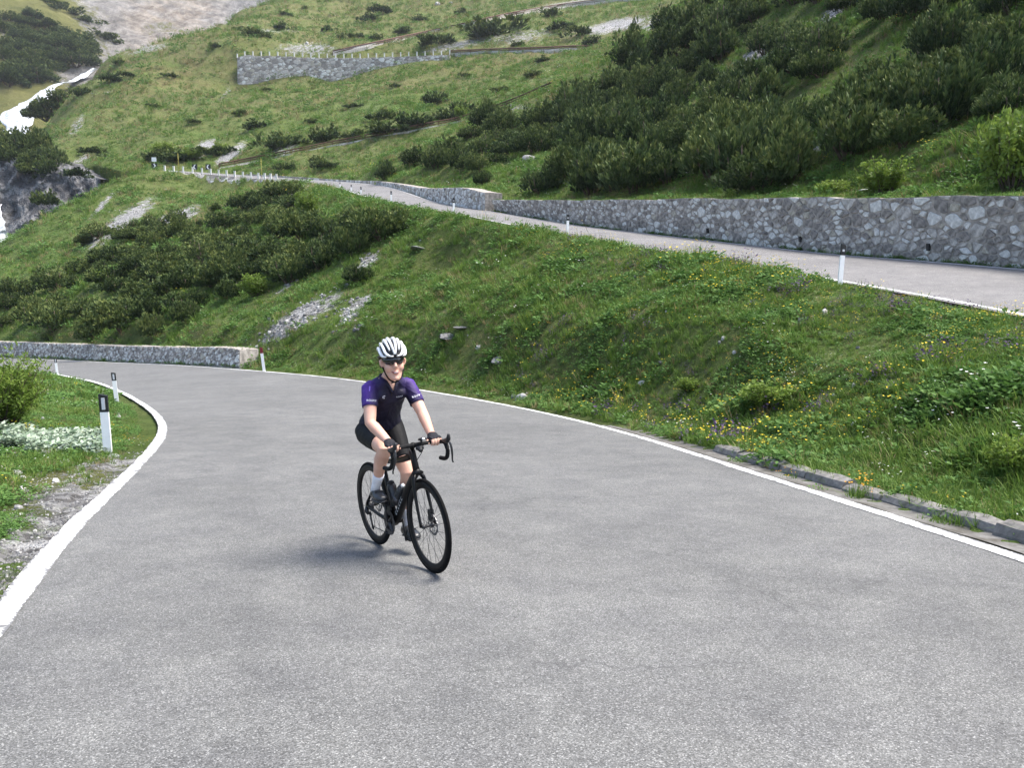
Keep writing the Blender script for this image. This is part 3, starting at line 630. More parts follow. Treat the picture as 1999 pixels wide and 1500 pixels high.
# ================================================================ roadside delineator posts
def delineator_parts(kind):
    w_, d_, h_ = .125, .055, .98
    prof = [(-w_/2, -d_/2), (w_/2, -d_/2), (w_/2, d_*.1), (w_*.3, d_/2), (-w_*.3, d_/2), (-w_/2, d_*.1)]
    def prism(z0, z1, g=0.0, slant=0.0):
        n = len(prof); V = [(x*(1+g), y*(1+g), z0) for x, y in prof]+[(x*(1+g), y*(1+g), z1+slant*(-x/w_)) for x, y in prof]
        F = [(i, (i+1) % n, n+(i+1) % n, n+i) for i in range(n)]+[tuple(range(n))[::-1], tuple(range(n, 2*n))]
        return V, F
    parts = [('body', prism(-.25, h_-.002, 0, .02), 'white_plastic')]
    z0 = h_-.27
    parts.append(('cap_band', prism(z0, h_+.004, .05, .03), 'red_band' if kind == 'red' else 'black_plastic'))
    if kind == 'tall': parts.append(('reflector', box(0.0, -d_/2*1.05-.004, z0+.135, .05, .008, .19), 'reflector'))
    elif kind == 'short': parts.append(('reflector', box(.0, -d_/2*1.05-.004, z0+.12, .06, .008, .055), 'reflector'))
    return parts
M['red_band'] = plain('red_band', (.16, .012, .018), .5, .4, var=.1)
M['reflector'] = plain('reflector', (.52, .53, .56), .25, .6, var=.08)
del_cache = {}
def delineator(px, py, d, kind, label, rotz=0.0, lean=(0, 0), hgt=1.0, group='white delineator posts along the road'):
    p = at(px, py, d); root = empty('delineator_post', tuple(p), label=label, category='post', group=group); root.rotation_euler = (lean[0], lean[1], rotz); root.scale = (1, 1, hgt)
    if kind not in del_cache:
        del_cache[kind] = []
        for nm, (V, F), mt in delineator_parts(kind):
            me = mesh(nm, V, F, False); me.materials.append(M[mt]); del_cache[kind].append((nm, me))
    body = None
    for nm, me in del_cache[kind]:
        if nm == 'reflector': link(nm, me, band)
        else:
            o = link(nm, me, root); band = o
    return root
delineator(212, 890, 12.2, 'tall', 'tall white post with black top nearest the camera on the left verge', .1, (0, -.015), .98)
delineator(228, 783, 25.3, 'tall', 'white post with black top just behind the nearest one, inside the bend', .25, (0, -.05), .93)
delineator(112, 731, 46, 'tall', 'far white post with black top on the left edge of the bend by the bush', .3, (0, -.04), .95)
delineator(515, 719, 37.6, 'red', 'white post with a red top at the end of the low left wall', .1, (0, -.09), 1.0)
for (px, py, d, lab) in [(1639, 553.5, 19.9, 'largest white post with black top on the edge of the upper road at right'), (1108, 461, 37.8, 'second white post from the right on the upper road edge'), (886, 420, 50.6, 'third white post from the right on the upper road edge'), (764, 397, 65.6, 'fourth white post from the right on the upper road edge'), (705, 385, 78.6, 'fifth white post from the right on the upper road edge'), (686, 377, 95, 'sixth small white post on the upper road edge, far off'), (664, 370, 106, 'seventh tiny white post where the upper road bends away')]:
    sc_ = {19.9: .97, 37.8: 1.0, 50.6: 1.05, 65.6: .98, 78.6: .98}.get(d, .95)
    delineator(px, py, d, 'short', lab, .25, (0, .045 if d == 19.9 else .0), sc_)

# ================================================================ gutter and kerb stones on the outer side
gE = np.array([p for p in resample(R_out, 900)]); T_ = np.gradient(gE[:, :2], axis=0); T_ /= np.linalg.norm(T_, axis=1)[:, None]; N_ = np.stack([T_[:, 1], -T_[:, 0]], 1)   # to the right
msk = (gE[:, 1] > -6) & (gE[:, 1] < 17); gi = np.nonzero(msk)[0]
V = []
for i in gi:
    for o_, z_ in ((-.0, .003), (.08, -.004), (.16, -.02), (.28, -.025), (.40, -.01)):
        V.append((gE[i, 0]+N_[i, 0]*o_, gE[i, 1]+N_[i, 1]*o_, gE[i, 2]+z_+.006*vnoise(gE[i, 1]*4, o_*9, 4)))
def gutter_mat():
    t = NT('gutter_concrete'); p = t.pos(); n = t.noise(p, 3.0, 6, .7); n2 = t.noise(p, 30, 4, .7)
    c = t.ramp(n, [(.32, (.07, .063, .05)), (.5, (.13, .125, .115)), (.68, (.2, .195, .185))]); c = t.mix(.6, c, t.ramp(n2, [(.3, (.6, .6, .6)), (.7, (1.3, 1.3, 1.3))]), 'MULTIPLY')
    t.col(c).rough(.95, .1); t.bump(n2, .5, .01); return t.m
link('gutter', mesh('gutter', np.array(V), grid_faces(len(gi), 5)), None, gutter_mat(), kind='structure')
kerb = empty('stone_kerb', tuple(onroad(1700, 1000)), label='row of weathered grey kerb stones along the gutter at right', category='kerb', kind='thing')
s_ = np.concatenate([[0], np.cumsum(np.linalg.norm(np.diff(gE, axis=0), axis=1))]); rk = random.Random(3)
u = s_[gi[0]]
M['kerb'] = plain('kerb_stone', (.16, .152, .14), .92, .2, var=.6, scale=6, bump=.8)
while u < s_[gi[-1]]:
    Ln = rk.uniform(.55, .95); uu = [u+.015+(Ln-.03)*k/3 for k in range(4)]; V = []
    h_ = rk.uniform(.045, .11); tw = rk.uniform(-.035, .035); p0 = np.array([np.interp(u+Ln/2, s_, gE[:, k]) for k in range(3)])
    for k, q in enumerate(uu):
        b = np.array([np.interp(q, s_, gE[:, j]) for j in range(3)]); nn = np.array([np.interp(q, s_, N_[:, 0]), np.interp(q, s_, N_[:, 1]), 0]); e = .012 if k in (0, 3) else 0
        for o_, z_ in ((.32, -.12), (.33+e, .0), (.36+e, h_*.75), (.41+e, h_-e), (.50-e, h_+.012-e), (.55-e, h_*.8), (.57, -.12)):
            V.append(b+nn*(o_+tw+rk.uniform(-.008, .008))+np.array([0, 0, z_+rk.uniform(-.008, .008)])-p0)
    F = []
    for a in range(3):
        for b in range(7): F.append((a*7+b, a*7+(b+1) % 7, (a+1)*7+(b+1) % 7, (a+1)*7+b))
    F += [tuple(range(7))[::-1], tuple(range(21, 28))]
    if 2.0 < p0[1] < 12.4:
        o = link('kerb_stone', mesh('kerb_stone', np.array(V), F, False), kerb, M['kerb']); o.location = Vector(p0)-kerb.location
    u += Ln
# ================================================================ foliage meshes
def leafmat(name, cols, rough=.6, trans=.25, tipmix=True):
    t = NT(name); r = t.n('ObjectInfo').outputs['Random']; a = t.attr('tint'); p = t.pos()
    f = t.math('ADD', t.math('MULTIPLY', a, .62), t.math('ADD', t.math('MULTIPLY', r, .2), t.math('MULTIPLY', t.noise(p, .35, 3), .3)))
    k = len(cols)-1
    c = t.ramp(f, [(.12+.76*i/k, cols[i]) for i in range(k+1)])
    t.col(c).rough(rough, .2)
    if trans:
        tr = t.n('BsdfTranslucent'); t.l(c, tr.inputs[0]); mx = t.n('MixShader', i_0=trans); t.l(t.b.outputs[0], mx.inputs[1]); t.l(tr.outputs[0], mx.inputs[2])
        t.l(mx.outputs[0], t.t.nodes['Material Output'].inputs[0])
    return t.m
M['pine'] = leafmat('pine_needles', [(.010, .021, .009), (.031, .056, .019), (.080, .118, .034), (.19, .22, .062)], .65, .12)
M['bark'] = plain('bark', (.09, .07, .055), .95, .1, var=.4, scale=20, bump=.6)
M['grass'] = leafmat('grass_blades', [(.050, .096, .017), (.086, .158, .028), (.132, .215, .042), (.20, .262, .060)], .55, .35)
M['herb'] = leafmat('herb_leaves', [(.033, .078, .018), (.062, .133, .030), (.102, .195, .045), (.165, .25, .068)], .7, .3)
M['drygrass'] = leafmat('dry_grass', [(.12, .09, .04), (.24, .19, .09), (.34, .28, .15)], .7, .25)
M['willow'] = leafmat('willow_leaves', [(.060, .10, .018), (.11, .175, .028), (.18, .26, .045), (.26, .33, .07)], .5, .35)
M['silver'] = leafmat('silver_leaves', [(.06, .10, .055), (.13, .19, .115), (.24, .30, .21), (.36, .42, .33)], .6, .15)
M['yellow'] = leafmat('yellow_petals', [(.5, .33, .01), (.7, .52, .02), (.75, .62, .06)], .5, .2)
M['orange'] = leafmat('orange_petals', [(.55, .22, .01), (.7, .36, .02)], .5, .2)
M['whitepetal'] = leafmat('white_petals', [(.55, .56, .5), (.75, .75, .7)], .5, .2)
M['purple'] = leafmat('purple_flowers', [(.05, .03, .07), (.10, .06, .13)], .6, .2)
class Leaves:
    def __init__(s): s.V = []; s.F = []; s.T = []; s.M = []
    def leaf(s, p, d, L, W, side=None, tint=.5, bend=0.0, mi=0):
        p = np.asarray(p, float); d = np.asarray(d, float); d = d/(np.linalg.norm(d)+1e-9)
        sd = np.cross(d, side if side is not None else RNG.normal(size=3)); sd /= np.linalg.norm(sd)+1e-9
        o = len(s.V); q = p+d*L*.45+np.array([0, 0, bend*L*.15]); e = p+d*L+np.array([0, 0, bend*L])
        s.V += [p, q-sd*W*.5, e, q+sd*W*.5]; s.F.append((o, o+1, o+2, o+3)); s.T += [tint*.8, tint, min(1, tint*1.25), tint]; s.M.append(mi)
    def blade(s, p, d, L, W, droop, tint, mi=0):
        p = np.asarray(p, float); d = np.asarray(d, float); d /= np.linalg.norm(d); h = np.array([d[0], d[1], 0]); sd = np.cross(d, [0, 0, 1.]); sd /= np.linalg.norm(sd)+1e-9
        pts = []
        for k, t in enumerate((0, .4, .75, 1)):
            c = p+d*L*t+h*droop*t*t*L-np.array([0, 0, droop*.6*t*t*L]); pts.append((c, W*(1, .85, .5, 0)[k]))
        o = len(s.V)
        for c, w_ in pts[:3]: s.V += [c-sd*w_/2, c+sd*w_/2]
        s.V.append(pts[3][0]); s.F += [(o, o+1, o+3, o+2), (o+2, o+3, o+5, o+4), (o+4, o+5, o+6)]
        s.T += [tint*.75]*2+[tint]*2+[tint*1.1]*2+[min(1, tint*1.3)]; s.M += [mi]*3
    def add(s, V, F, tint=.5, mi=0):
        o = len(s.V); s.V += [np.asarray(v, float) for v in V]; s.F += [tuple(i+o for i in f) for f in F]; s.T += [tint]*len(V); s.M += [mi]*len(F)
    def build(s, name, mats):
        me = mesh(name, np.array(s.V), s.F, False); set_attr(me, 'tint', s.T)
        for m in (mats if isinstance(mats, list) else [mats]): me.materials.append(m)
        me.polygons.foreach_set('material_index', s.M); return me
def pine_crown(seed, n, tall=1.0, spread=1.0, shoot=.2):
    # a dwarf pine: limbs sweep out and turn up, each ends in upright brushes of needles
    g = np.random.default_rng(seed); Lv = Leaves(); lumps = [(g.uniform(-.62, .62)*spread, g.uniform(-.62, .62)*spread, g.uniform(.42, 1.05)*tall, g.uniform(.24, .44)) for _ in range(13)]
    lumps.append((0, 0, .95*tall, .5)); lumps.append((0, 0, .6*tall, .75))
    for k in range(n):
        lx, ly, lh, lr = lumps[g.integers(len(lumps))]; a = g.uniform(0, 2*math.pi); rr = lr*math.sqrt(g.uniform(0, 1))
        x = lx+math.cos(a)*rr; y = ly+math.sin(a)*rr; top = lh*(1-.55*(rr/lr)**2)
        z = top*(1-.75*g.uniform(0, 1)**2.2); out = np.array([x*.75+math.cos(a)*.35, y*.75+math.sin(a)*.35, .95+.5*(z/ tall)]); out /= np.linalg.norm(out)
        tint = float(np.clip(.08+.75*(z/max(top, .1))**3*g.uniform(.35, 1.0)+g.uniform(-.08, .16), 0, 1)); s_ = shoot*g.uniform(.7, 1.3)  # lit tips and dark gaps are put into the tint, besides paler new growth
        for j in range(6):
            d = out+g.normal(size=3)*.34; b = np.array([x, y, z])+out*s_*g.uniform(-.35, .25); Lv.leaf(b, d, s_*g.uniform(.8, 1.25), s_*.36, None, float(np.clip(tint*g.uniform(.7, 1.3), 0, 1)))
        if tint > .5 and g.random() < .5: Lv.leaf((x, y, z+s_*.3), (0, 0, 1), s_*.7, s_*.1, None, 1.0)
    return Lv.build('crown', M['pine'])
def pine_trunk(seed, tall=1.0, spread=1.0):
    g = random.Random(seed); parts = []
    for k in range(6):
        a = g.uniform(0, 6.28); r = g.uniform(.2, .6)*spread; h = g.uniform(.35, .8)*tall
        parts.append(tube([(math.cos(a)*.05, math.sin(a)*.05, -.12), (math.cos(a)*r*.5, math.sin(a)*r*.5, .1), (math.cos(a)*r*.9, math.sin(a)*r*.9, h*.5), (math.cos(a)*r, math.sin(a)*r, h)], .045, 4, .012))
    V, F = join(parts); me = mesh('trunk', V, F); me.materials.append(M['bark']); return me
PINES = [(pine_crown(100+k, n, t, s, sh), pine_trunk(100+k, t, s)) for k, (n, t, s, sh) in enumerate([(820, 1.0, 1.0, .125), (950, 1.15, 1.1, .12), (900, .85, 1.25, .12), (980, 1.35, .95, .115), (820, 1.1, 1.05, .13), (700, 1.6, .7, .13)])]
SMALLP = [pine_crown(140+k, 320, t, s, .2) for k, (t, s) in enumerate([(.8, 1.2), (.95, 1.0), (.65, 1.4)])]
pine_count = [0]; GROUPS = {}
def pine(px, py, wm, hm, label, group=None, kind=None, small=False, rot=None, ground=None):
    if ground is None:
        h, n, src = hit2(px, py)
        if h is None: return None
    else: h = ground
    if small:
        o = link('dwarf_pine', SMALLP[pine_count[0] % 3], None, None, label=label, category='shrub')
    else:
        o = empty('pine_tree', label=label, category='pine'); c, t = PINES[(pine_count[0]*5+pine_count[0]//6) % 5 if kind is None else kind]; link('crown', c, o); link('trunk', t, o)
    pine_count[0] += 1; GROUPS.setdefault((label, group), []).append(o)
    o.location = h-Vector((0, 0, .04*hm)); o.rotation_euler = (random.uniform(-.08, .08), random.uniform(-.08, .08), random.uniform(0, 6.28)); o.scale = (wm*.62, wm*.62*random.uniform(.85, 1.15), hm*.85)
    if group: o['group'] = group
    return o
def inpoly(x, y, poly):
    c = False; j = len(poly)-1
    for i in range(len(poly)):
        (xi, yi), (xj, yj) = poly[i], poly[j]
        if (yi > y) != (yj > y) and x < (xj-xi)*(y-yi)/(yj-yi)+xi: c = not c
        j = i
    return c
def thicket(poly, n, minpx, wm, hm, label, group, seed, dmax=400, dmin=0):
    g = random.Random(seed); xs = [p[0] for p in poly]; ys = [p[1] for p in poly]; pts = []; tries = 0; made = 0
    while made < n and tries < n*40:
        tries += 1; x = g.uniform(min(xs), max(xs)); y = g.uniform(min(ys), max(ys))
        if not inpoly(x, y, poly): continue
        h, nn, src = hit2(x, y)
        if h is None or not (dmin < h.y < dmax): continue
        if any((h.x-q[0])**2+(h.y-q[1])**2 < (minpx)**2 for q in pts): continue
        pts.append((h.x, h.y)); s_ = g.uniform(.75, 1.3); pine(x, y, wm*s_, hm*s_*g.uniform(.8, 1.2), label, group, ground=h); made += 1
    return made
random.seed(21)
# the dense thicket above the dark wall
thicket([(1040, 372), (1120, 285), (1160, 215), (1290, 170), (1420, 150), (1530, 200), (1560, 250), (1480, 300), (1560, 330), (1540, 376), (1300, 382), (1150, 384)], 48, 2.2, 3.0, 2.9, 'dark mountain pine in the dense thicket above the dark stone wall', 'dense pine thicket above the wall', 1, 120)
thicket([(1090, 250), (1180, 165), (1290, 95), (1400, 50), (1420, 120), (1330, 160), (1200, 210), (1120, 260)], 24, 3.6, 3.9, 3.6, 'dark mountain pine along the upper edge of the dense thicket', 'upper edge of the thicket', 2, 190)
thicket([(700, 345), (800, 320), (900, 285), (930, 250), (1050, 230), (1080, 300), (980, 330), (880, 345), (760, 352)], 26, 2.8, 3.4, 2.6, 'dark mountain pine among the loose ones where the upper road bends away', 'pines by the bend of the upper road', 3, 160)
thicket([(1600, 320), (1600, 200), (1690, 140), (1840, 170), (1860, 260), (1760, 300), (1690, 310)], 9, 1.9, 2.4, 2.2, 'dark mountain pine in the clump up the slope at right', 'pine clump on the right slope', 4, 80)
thicket([(1860, 200), (1999, 230), (1999, 100), (1880, 80), (1790, 90), (1820, 150)], 8, 2.0, 2.2, 2.0, 'mountain pine in the loose group near the right border', 'pines at the right border', 5, 80)
thicket([(1480, 90), (1640, 110), (1620, 160), (1540, 150)], 8, 2.2, 2.9, 2.8, 'mountain pine in the group below the pale scree at right', 'pines below the right scree', 6, 110)
thicket([(1290, 60), (1400, 0), (1560, 0), (1540, 40), (1420, 90), (1330, 100)], 11, 3.6, 3.9, 3.2, 'dark mountain pine near the top border, right of the guard rail', 'pines at the top border', 7, 200)
thicket([(1560, 20), (1640, -20), (1999, -20), (1999, 70), (1850, 60), (1700, 40)], 10, 2.6, 2.7, 2.4, 'mountain pine in the row along the top right border', 'pines along the top right border', 8, 120)
# the band of dark pines above the low left wall
thicket([(0, 640), (0, 585), (140, 530), (260, 475), (420, 450), (560, 425), (620, 440), (560, 500), (470, 540), (380, 600), (300, 640), (200, 645), (60, 655)], 64, 2.6, 3.2, 2.1, 'dark mountain pine in the broad band above the low left wall', 'pine band above the left wall', 9, 150)
thicket([(400, 560), (520, 500), (600, 470), (740, 440), (760, 470), (640, 530), (540, 570), (450, 590)], 22, 1.5, 2.5, 1.9, 'dark mountain pine on the bank between the pale screes', 'pines between the screes', 10, 90)
thicket([(450, 412), (480, 396), (560, 386), (600, 400), (560, 425), (480, 430)], 9, 2.6, 3.2, 1.8, 'dark mountain pine just below the road at the middle bend', 'pines below the middle bend', 11, 160)
thicket([(200, 470), (130, 500), (200, 455), (330, 440), (300, 470)], 9, 2.8, 3.6, 1.9, 'low dark pine at the upper left edge of the band', 'pines at the left edge of the band', 12, 160)
# single ones
for (x, y, wp, hp_, lab) in [(345, 436, 46, 30, 'lone round pine under the pale scree in the left meadow'), (422, 412, 30, 18, 'small lone pine right of the scree in the left meadow'), (395, 440, 26, 12, 'tiny pine beside the lone round one on the left'), (300, 660, 44, 66, 'small pine at the lower edge of the band above the wall'), (368, 630, 50, 58, 'conical pine at the lower right edge of the band'), (180, 665, 60, 60, 'pine standing just over the low left wall'), (95, 664, 26, 20, 'low brownish bush on the grass behind the low left wall'), (1700, 10, 40, 90, 'slim pine at the top border right of the pale scree'), (950, 250, 26, 74, 'slender upright pine in front of the middle guard rail'), (1460, 68, 30, 22, 'small round pine on the pale slope near the top'), (1480, 378, 130, 76, 'broad pine bush right behind the dark wall'), (1480, 290, 110, 80, 'pine at the right edge of the dense thicket'), (1700, 270, 150, 130, 'large broad pine in the middle of the right slope'), (1790, 250, 140, 120, 'large dark pine beside the broad one on the right slope'), (1640, 270, 60, 60, 'small pine left of the large broad one on the right slope'), (700, 550, 56, 50, 'olive pine bush on the bank beside the grey scree'), (1960, 220, 110, 110, 'pine above the bright green bush at the right border'), (1060, 376, 80, 70, 'pine at the lower left corner of the dense thicket'), (945, 360, 30, 40, 'small dark pine on the grass above the pale wall section')]:
    h, n, s_ = hit2(x, y); k = h.y/FPX; pine(x, y, wp*k, hp_*k, lab)
# meadow shrubs far up, each alone
far_list = [(850, 202, 40, 26), (753, 235, 44, 28), (555, 290, 70, 38), (640, 275, 50, 30), (700, 268, 40, 22), (760, 262, 60, 26), (810, 248, 60, 30), (505, 72, 36, 20), (552, 58, 28, 14), (595, 18, 10, 8), (720, 40, 26, 14), (745, 26, 36, 16), (665, 76, 16, 14), (698, 74, 26, 14), (735, 80, 28, 14), (788, 66, 28, 14), (858, 88, 50, 28), (970, 70, 90, 36), (1075, 32, 34, 18), (1100, 58, 36, 18), (1130, 70, 46, 20), (1155, 88, 28, 18), (1205, 108, 26, 14), (218, 160, 32, 20), (234, 124, 20, 10), (252, 150, 22, 12), (160, 186, 30, 22), (500, 250, 40, 16), (400, 305, 50, 22), (320, 312, 60, 24), (340, 316, 50, 20), (640, 330, 36, 22), (560, 334, 36, 20), (620, 320, 30, 18), (430, 300, 36, 22), (900, 225, 46, 30), (870, 236, 40, 22), (1230, 90, 30, 16), (470, 60, 20, 10), (420, 92, 18, 10), (560, 30, 18, 8), (640, 60, 20, 10), (820, 40, 24, 10), (900, 28, 22, 10), (935, 60, 30, 14), (1010, 90, 24, 10), (690, 210, 24, 12), (610, 240, 22, 12), (470, 225, 26, 12), (380, 240, 20, 10), (980, 180, 30, 14), (1040, 150, 26, 14), (330, 150, 20, 10), (300, 210, 22, 10), (770, 170, 20, 9), (910, 150, 18, 9), (520, 130 + 48, 18, 8), (1060, 120, 22, 10)]
sides = ['left of the guard rail end', 'in the upper meadow', 'in the lower meadow', 'below the tall far wall', 'above the tall far wall']
for i, (x, y, wp, hp_) in enumerate(far_list):
    h, n, s_ = hit2(x, y)
    if h is None: continue
    k = h.y/FPX; pine(x, y, wp*k*1.1, hp_*k*1.15, 'small dark shrub alone on the far green meadow', 'shrubs dotted over the far meadow', small=True)
# pines on the mountain across the stream
thicket([(0, 60), (40, 20), (100, 50), (170, 90), (180, 120), (110, 150), (0, 180)], 34, 9, 17, 8, 'dark pine patch on the mountain across the waterfall', 'pines on the mountain across the stream', 13, 700, 300)
for (x, y, wp, hp_) in [(120, 22, 50, 18), (175, 45, 40, 14), (205, 75, 50, 16), (110, 8, 40, 10), (230, 85, 16, 8)]:
    h, n, s_ = hit2(x, y); k = h.y/FPX; pine(x, y, wp*k, hp_*k, 'small flat pine high on the slope left of the tan rock', 'flat pines by the tan rock', small=True)
# ================================================================ leafy bushes
def bush_mesh(seed, n_stem, leaves_per, mat, leafL, leafW, tall=1.0, spread=.6, stemr=.012, open_=.5, wood=M['bark'], stems_mesh=True):
    g = np.random.default_rng(seed); Lv = Leaves(); parts = []
    for k in range(n_stem):
        a = g.uniform(0, 6.283); lean = g.uniform(.1, 1)**.7*spread; L = tall*g.uniform(.55, 1.05)*(1-.25*lean)
        p0 = np.array([math.cos(a)*.12*g.random(), math.sin(a)*.12*g.random(), -.05]); pts = [p0]; d = np.array([math.cos(a)*lean, math.sin(a)*lean, 1.0]); d /= np.linalg.norm(d)
        for j in range(5): d = d+g.normal(size=3)*.10+np.array([0, 0, .05]); d /= np.linalg.norm(d); pts.append(pts[-1]+d*L/5)
        parts.append(tube(pts, stemr, 4, stemr*.25))
        for j in range(leaves_per):
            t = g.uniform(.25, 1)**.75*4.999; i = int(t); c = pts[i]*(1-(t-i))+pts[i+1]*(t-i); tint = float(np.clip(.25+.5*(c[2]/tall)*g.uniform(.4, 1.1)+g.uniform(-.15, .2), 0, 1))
            tw = g.normal(size=3)*np.array([1, 1, .5]); tw /= np.linalg.norm(tw); c2 = c+tw*g.uniform(0, .13)*tall*open_
            for q in range(3): Lv.leaf(c2+g.normal(size=3)*.015*tall, tw+np.array([0, 0, .5])+g.normal(size=3)*.5, leafL*g.uniform(.6, 1.3), leafW*g.uniform(.7, 1.2), None, tint, 0)
    V, F = join(parts); st = mesh('stems', V, F); st.materials.append(wood); return Lv.build('leaves', mat), st
def bush(loc, meshes, scale, label, cat='bush', name='leafy_bush', group=None, rot=0.0):
    o = empty(name, tuple(loc), label=label, category=cat); link('leaves', meshes[0], o); link('stems', meshes[1], o); o.scale = scale if hasattr(scale, '__len__') else (scale,)*3; o.rotation_euler.z = rot
    if group: o['group'] = group
    return o
wil = bush_mesh(31, 95, 34, M['willow'], .050, .018, 1.0, 1.05, .008, .55)
wil2 = bush_mesh(32, 40, 34, M['willow'], .075, .04, 1.0, .9, .012, .7)
wil3 = bush_mesh(33, 44, 30, M['willow'], .08, .04, 1.0, .85, .012, .8)
p = at(8, 838, 14.2); bush(drop(p.x, p.y)[0], wil, (1.6, 1.6, 1.6), 'large green willow bush with thin dark stems on the left verge', rot=.4)
p = at(-70, 850, 13.6); bush(drop(p.x, p.y)[0], wil, (1.5, 1.5, 1.65), 'green willow bush cut by the left border behind the posts', rot=2.1)
def pbush(px, py, wp, hp_, ms, label, group=None):
    h, n, s_ = hit2(px, py); k = h.y/FPX; return bush(h, ms, (wp*k*.75, wp*k*.75, hp_*k*1.0), label, group=group, rot=random.uniform(0, 6))
pbush(1725, 382, 130, 84, wil2, 'bright yellow-green bush just behind the stone wall at right')
pbush(1975, 372, 170, 190, wil3, 'tall bright green bush with bare lower branches at the right border')
pbush(1625, 384, 90, 40, wil3, 'low light green bush left of the bright one behind the wall')
pbush(600, 425, 70, 60, wil2, 'light green leafy bush on the slope below the upper road bend')
pbush(500, 580, 80, 56, wil3, 'light green shrub at the right end of the pine band')
pbush(900, 232, 40, 30, wil2, 'light green bush beside the middle guard rail')
pbush(200, 560, 40, 40, wil2, 'light green shrub amid the dark pine band at left')
pbush(140, 545, 36, 28, wil3, 'small light green shrub in the left half of the pine band')
pbush(320, 300, 60, 26, wil3, 'green leafy clump below the far left meadow path')
pbush(375, 312, 56, 26, wil2, 'green leafy clump left of the white guard posts')
pbush(430, 300, 40, 26, wil2, 'round green bush between the two pale scree tongues')
pbush(1500, 795, 150, 62, wil2, 'low yellow-green shrub halfway up the near bank')
pbush(1985, 935, 150, 110, wil3, 'brownish green shrub on the near bank at the right border')
pbush(1345, 765, 70, 36, wil3, 'small yellow-green shrub left of the larger one on the near bank')

# ================================================================ ground cover: what nobody could count
def gn_scatter(name, pts, rots, scl, idx, protos, kind='stuff', label=None, category=None):
    me = bpy.data.meshes.new(name); me.vertices.add(len(pts)); me.vertices.foreach_set('co', np.asarray(pts, np.float32).ravel())
    a = me.attributes.new('rot', 'FLOAT_VECTOR', 'POINT'); a.data.foreach_set('vector', np.asarray(rots, np.float32).ravel())
    a = me.attributes.new('scl', 'FLOAT', 'POINT'); a.data.foreach_set('value', np.asarray(scl, np.float32))
    a = me.attributes.new('idx', 'INT', 'POINT'); a.data.foreach_set('value', np.asarray(idx, np.int32))
    o = link(name, me, None, None, kind=kind)
    if label: o['label'] = label; o['category'] = category
    c = bpy.data.collections.new(name+'_kinds')
    for k, pm in enumerate(protos):
        q = bpy.data.objects.new('%s_%02d' % (name, k), pm); c.objects.link(q)
    ng = bpy.data.node_groups.new(name, 'GeometryNodeTree'); ng.interface.new_socket('Geometry', in_out='INPUT', socket_type='NodeSocketGeometry'); ng.interface.new_socket('Geometry', in_out='OUTPUT', socket_type='NodeSocketGeometry')
    nd = ng.nodes; gi = nd.new('NodeGroupInput'); go = nd.new('NodeGroupOutput'); ip = nd.new('GeometryNodeInstanceOnPoints'); ci = nd.new('GeometryNodeCollectionInfo'); mp = nd.new('GeometryNodeMeshToPoints')
    ci.inputs[0].default_value = c; ci.inputs['Separate Children'].default_value = True; ci.inputs['Reset Children'].default_value = True
    def at_(nm, typ):
        n_ = nd.new('GeometryNodeInputNamedAttribute'); n_.data_type = typ; n_.inputs[0].default_value = nm; return n_.outputs[0]
    L_ = ng.links; L_.new(gi.outputs[0], mp.inputs[0]); L_.new(mp.outputs[0], ip.inputs['Points']); L_.new(ci.outputs[0], ip.inputs['Instance']); ip.inputs['Pick Instance'].default_value = True
    L_.new(at_('idx', 'INT'), ip.inputs['Instance Index']); er = nd.new('FunctionNodeEulerToRotation'); L_.new(at_('rot', 'FLOAT_VECTOR'), er.inputs[0]); L_.new(er.outputs[0], ip.inputs['Rotation']); L_.new(at_('scl', 'FLOAT'), ip.inputs['Scale'])
    L_.new(ip.outputs[0], go.inputs[0]); md = o.modifiers.new('scatter', 'NODES'); md.node_group = ng
    return o
def tuft(seed, n, h, w_, mat, spread=.5, droop=.5, base=.06):
    g = np.random.default_rng(seed); Lv = Leaves()
    for k in range(n):
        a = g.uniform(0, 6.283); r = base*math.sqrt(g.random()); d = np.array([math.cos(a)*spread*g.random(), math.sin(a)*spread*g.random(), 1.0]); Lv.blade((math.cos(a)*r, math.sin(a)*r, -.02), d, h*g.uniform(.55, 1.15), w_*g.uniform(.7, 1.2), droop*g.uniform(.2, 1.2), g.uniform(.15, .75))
    return Lv.build('tuft', mat)
def herb(seed, n, r, h, L, W, mat):
    g = np.random.default_rng(seed); Lv = Leaves()
    for k in range(n):
        a = g.uniform(0, 6.283); rr = r*math.sqrt(g.random()); z = h*g.uniform(.1, 1)*(1-.4*rr/r); d = np.array([math.cos(a), math.sin(a), g.uniform(-.1, .9)])
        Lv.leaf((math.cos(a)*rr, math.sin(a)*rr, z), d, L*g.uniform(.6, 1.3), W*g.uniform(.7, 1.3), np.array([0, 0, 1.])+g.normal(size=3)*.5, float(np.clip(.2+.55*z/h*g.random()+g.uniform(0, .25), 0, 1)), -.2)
    return Lv.build('herb', mat)
def flower(seed, n, h, r, pet, spread=.09):
    g = np.random.default_rng(seed); Lv = Leaves()
    for k in range(n):
        a = g.uniform(0, 6.283); q = spread*math.sqrt(g.random()); b = np.array([math.cos(a)*q, math.sin(a)*q, 0]); t_ = b*1.6+np.array([0, 0, h*g.uniform(.7, 1.15)])
        Lv.blade(b, t_-b+1e-4, np.linalg.norm(t_-b), .006, 0, .3, 0)
        for j in range(5):
            an = j*1.2566+g.random(); Lv.leaf(t_, (math.cos(an), math.sin(an), .35), r*g.uniform(.8, 1.2), r*.8, (0, 0, 1.), g.uniform(.3, .9), 0, 1)
    return Lv.build('flower', [M['grass'], pet])
